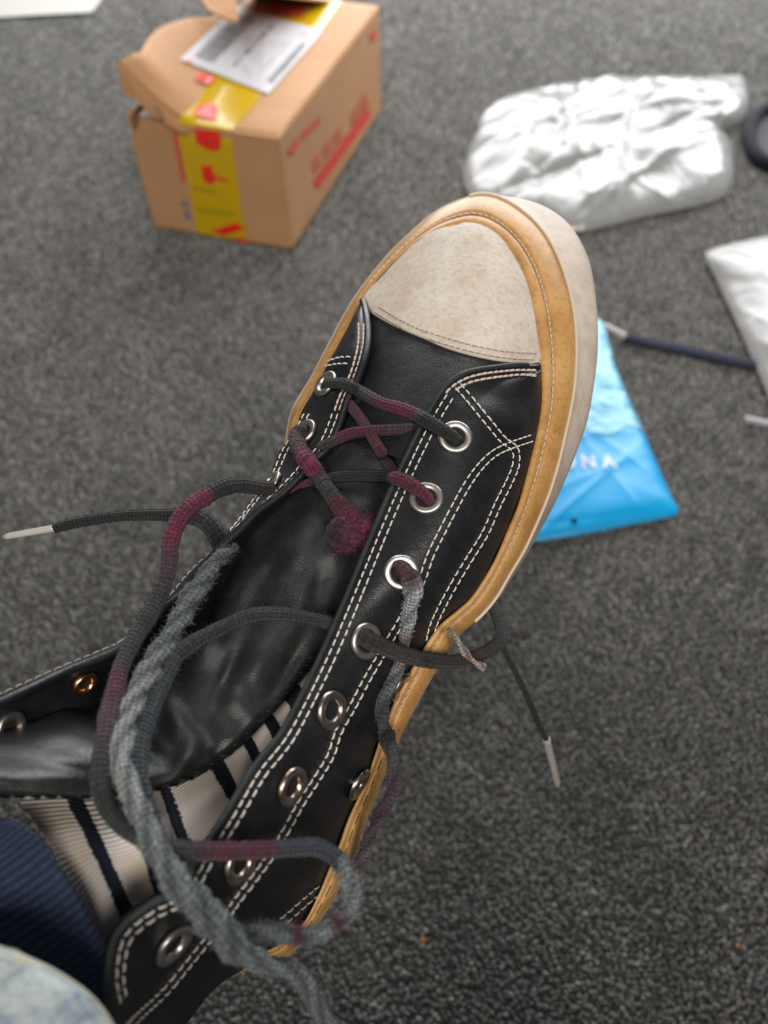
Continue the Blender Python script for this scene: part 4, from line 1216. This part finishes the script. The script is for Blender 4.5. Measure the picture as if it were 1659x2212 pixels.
decals('printed_marks', [[(392,432),(408,434),(410,448),(394,446)], [(398,452),(412,454),(414,474),(401,472)]], M['ink'], pf, bvh([pf]), .0025, 2)

# ================================================================== soft things on the carpet
def pillow(name, outline, height, mat_, label, cat, amp=.006, base=.004, center=None, rings=40, n=220, power=.55, seed=1, px_is_top=True, fold=None, parent=None):
    o = cr(outline, n, closed=True)[:-1]; n = len(o)
    cen = np.mean(o, axis=0) if center is None else np.array(center, float)
    R = random.Random(seed)
    waves = [(R.uniform(8, 70), R.uniform(0, 6.28), R.uniform(0, 6.28), R.uniform(.3, 1)) for _ in range(16)]
    folds = [(R.uniform(0, 6.28), R.uniform(-.12, .12), R.uniform(.004, .010), R.uniform(.4, 1)*R.choice([-1, 1, 1])) for _ in range(16)]
    c3_ = FL(cen[0], cen[1], base)
    V = []; Fc = []
    for side_ in (0, 1):
        for k in range(rings+1):
            f = 1-k/rings
            for i in range(n):
                q = cen+(o[i]-cen)*f
                p = FL(q[0], q[1], base)
                if side_ == 0:
                    hh = height*(1-f**4)**power if f < 1 else 0
                    z = 0
                    for fr, th, ph, am in waves: z += am*math.sin((p.x*math.cos(th)+p.y*math.sin(th))*fr+ph)
                    z = z/4*amp
                    for th, of, wd, am in folds:
                        dd = (p.x-c3_.x)*math.cos(th)+(p.y-c3_.y)*math.sin(th)-of
                        z += am*amp*math.exp(-abs(dd)/wd)
                    hh = max(hh + z*min(1, (1-f)*5), 0.0005 if f < 1 else 0)
                    # keep the outline where it is seen: move along the viewing ray
                    p = p + zz*hh
                else: p.z = base-.002*(1-f)
                V.append(p)
    m_ = (rings+1)*n
    for s_ in (0, 1):
        for k in range(rings):
            for i in range(n):
                a_ = s_*m_+k*n+i; b_ = s_*m_+k*n+(i+1) % n
                Fc.append((a_, b_, b_+n, a_+n) if s_ else (b_, a_, a_+n, b_+n))
    ob = mesh_obj(name, V, Fc, mat_, parent, face_cam=False)
    if label: tag(ob, label, cat)
    return ob
SB = [(1012,418),(999,372),(1008,338),(1028,285),(1045,242),(1090,218),(1170,197),(1290,181),(1400,175),(1500,172),(1604,168),(1613,190),(1618,222),(1600,262),(1556,290),(1578,312),(1586,345),(1584,390),(1562,425),(1480,450),(1400,466),(1320,486),(1250,500),(1170,480),(1090,455),(1040,440)]
sb = pillow('plastic_bag', SB, .036, M['silver'], 'crumpled shiny white plastic bag lying beyond the toe of the shoe', 'bag', amp=.009, seed=5, power=.6)
Bsb = bvh([sb])
lines = []
for k in range(5):
    for q in range(5):
        x = 1480+q*12-k*4; y = 366+k*12+q*4
        lines.append([(x, y), (x+8, y+3), (x+7, y+7), (x-1, y+4)])
decal('printed_text', lines, M['ink'], sb, Bsb, .0008, 1)['kind'] = 'stuff'
WM = [(1524,552),(1540,538),(1580,526),(1659,510),(1760,495),(1900,500),(1900,1050),(1740,1010),(1700,945),(1659,855),(1620,765),(1585,685),(1550,610)]
pillow('plastic_mailer', WM, .030, M['white_poly'], 'smooth matt white plastic mailer at the edge of the carpet, over the flat lace', 'mailer', amp=.004, seed=9, power=.7, center=(1760,760))
# blue bag
BB = [(1296,690),(1310,740),(1335,805),(1362,870),(1395,945),(1425,1015),(1452,1075),(1466,1100),(1460,1112),(1430,1120),(1330,1140),(1240,1158),(1160,1170),(1060,1182),(980,1180),(1050,950),(1150,800),(1230,700)]
bb = pillow('blue_plastic_bag', BB, .010, M['blue'], 'flat glossy blue plastic bag with pale letters, partly hidden under the shoe', 'bag', amp=.0014, seed=3, center=(1230,1000), base=.003)
Bbb = bvh([bb])
upper = patch('pale_panel', [(1296,694),(1330,800),(1358,868),(1384,925),(1360,920),(1340,928),(1318,940),(1290,936),(1266,930),(1220,900),(1220,780),(1250,710)], Bbb, M['blue_pale'], bb, .0012, rings=12, n=80)  # upper part of the bag in a paler blue
upper['label'] = 'paler area at the top of the bag'
def text_on(txt, px, size, rot, mat_, parent, Bx, name='lettering', squeeze=.6):
    cu = bpy.data.curves.new(name, 'FONT'); cu.body = txt; cu.size = size; cu.align_x = 'CENTER'; cu.align_y = 'CENTER'
    cu.offset = size*.03; cu.extrude = .0002
    tmp = bpy.data.objects.new(name, cu); C.objects.link(tmp)
    dg = bpy.context.evaluated_depsgraph_get(); me = bpy.data.meshes.new_from_object(tmp.evaluated_get(dg))
    bpy.data.objects.remove(tmp)
    h, nn_ = cast(Bx, px[0], px[1], .0015)
    ca, sa = math.cos(rot), math.sin(rot)
    for v in me.vertices:
        x, y = v.co.x*squeeze, v.co.y
        q = Vector((h.x+x*ca-y*sa, h.y+x*sa+y*ca, 0))
        loc, n2, _, _ = Bx.ray_cast(Vector((q.x, q.y, .5)), Vector((0, 0, -1)))
        v.co = Vector((q.x, q.y, (loc.z if loc else h.z)+.0012+v.co.z))
    o = bpy.data.objects.new(name, me); C.objects.link(o); me.materials.append(mat_); o.parent = parent
    return o
text_on('U N A', (1270,1000), .030, math.radians(-3), M['letters'], bb, Bbb, squeeze=.78)
bug = patch('dark_crumb', [(1232,1124),(1240,1121),(1248,1126),(1243,1131),(1234,1129)], Bbb, M['hole'], None, .002, rings=3, n=14, dome=.002)
solid(bug, .002); tag(bug, 'tiny black crumb lying on the blue plastic bag', 'crumb')
# padded ring at the right
RG = [(1665,236),(1642,244),(1626,264),(1620,290),(1625,318),(1640,340),(1662,354),(1690,362),(1725,350),(1745,310),(1735,265),(1700,238)]
rp_ = cr(RG, 60, closed=True)[:-1]
ring = empty('padded_ring', 'black padded ring with a grey lining at the carpet edge beside the shiny bag', 'ring')
V, Fc = tube([FL(x, y, .012) for x, y in rp_], .0115, 12, closed=True)
mesh_obj('rim', V, Fc, M['black_pad'], ring, face_cam=False)
cc0 = np.mean(rp_, axis=0); G = []
for i in range(len(rp_)):
    G.append([FL(*(cc0+(rp_[i]-cc0)*f), z) for f, z in ((1, .010), (.8, .009), (.5, .006), (.2, .005), (0.02, .005))])
grid_obj('lining_pad', G, M['grey_pad'], ring, closed_u=True)
# sheet of paper at the top left
PS = [(0,37),(60,33),(140,29),(196,26),(206,16),(220,-4),(235,-30),(120,-60),(-120,-60),(-140,45)]
V = [FL(x, y, .003+.002*math.sin(i)) for i, (x, y) in enumerate(PS)]
ps = mesh_obj('paper_sheet', V, [tuple(range(len(V)))], M['paper'], smooth=False)
solid(ps, .0015); tag(ps, 'flat white paper sheet lying on the carpet behind and left of the box', 'paper')
# flat lace on the carpet
def floor_ribbon(name, pts, wd, mat_, z=.004, th=.003):
    a_ = cr(pts, 60); W = [FL(x, y, z) for x, y in a_]
    V, Fc = tube(W, wd/2, 14, twist=lambda i, an: 1)
    V = [Vector((v.x, v.y, z+(v.z-z)*th*2/wd)) for v in V]
    return mesh_obj(name, V, Fc, mat_, face_cam=False)
fr = floor_ribbon('flat_lace', [(1350,727),(1380,735),(1420,745),(1480,757),(1540,770),(1600,783),(1660,792),(1740,800)], .0200, M['navy_lace'], z=.0030, th=.0044)
tag(fr, 'dark navy flat lace with clear tip lying on the carpet beside the blue bag', 'lace')
ag = aglet(FL(1352,729,.005), FL(1303,702,.004), .0050, parent=fr)
ag2 = empty('lace_tip', 'small ridged grey lace tip lying alone on the carpet below the white mailer', 'lace tip')
A_, Z_ = FL(1607,905,.005), FL(1700,924,.005)
pth = [A_.lerp(Z_, k/40) for k in range(41)]
V, Fc = tube(pth, [.0046*(.55 if k == 0 else 1)*(1+.10*math.sin(k*1.7)) for k in range(41)], 12)
mesh_obj('tip', V, Fc, mat('grey_plastic', (0.40, 0.39, 0.42), 0.4), ag2, face_cam=False)
# small crumbs
def crumb(x, y, r, mat_, label, seed):
    bm = bmesh.new(); bmesh.ops.create_icosphere(bm, subdivisions=2, radius=r)
    R = random.Random(seed)
    for v in bm.verts: v.co *= R.uniform(.7, 1.25)
    me = bpy.data.meshes.new('crumb'); bm.to_mesh(me); bm.free(); me.materials.append(mat_)
    o = bpy.data.objects.new('crumb', me); C.objects.link(o); o.location = FL(x, y, .001+r*.6)
    tag(o, label, 'crumb')
crumb(912, 2030, .0019, M['orange'], 'tiny orange crumb on the dark carpet near the heel of the shoe', 1)
crumb(1592, 2042, .0013, M['orange'], 'tiny orange speck on the carpet at the far side from the shoe', 2)

bpy.context.view_layer.update()
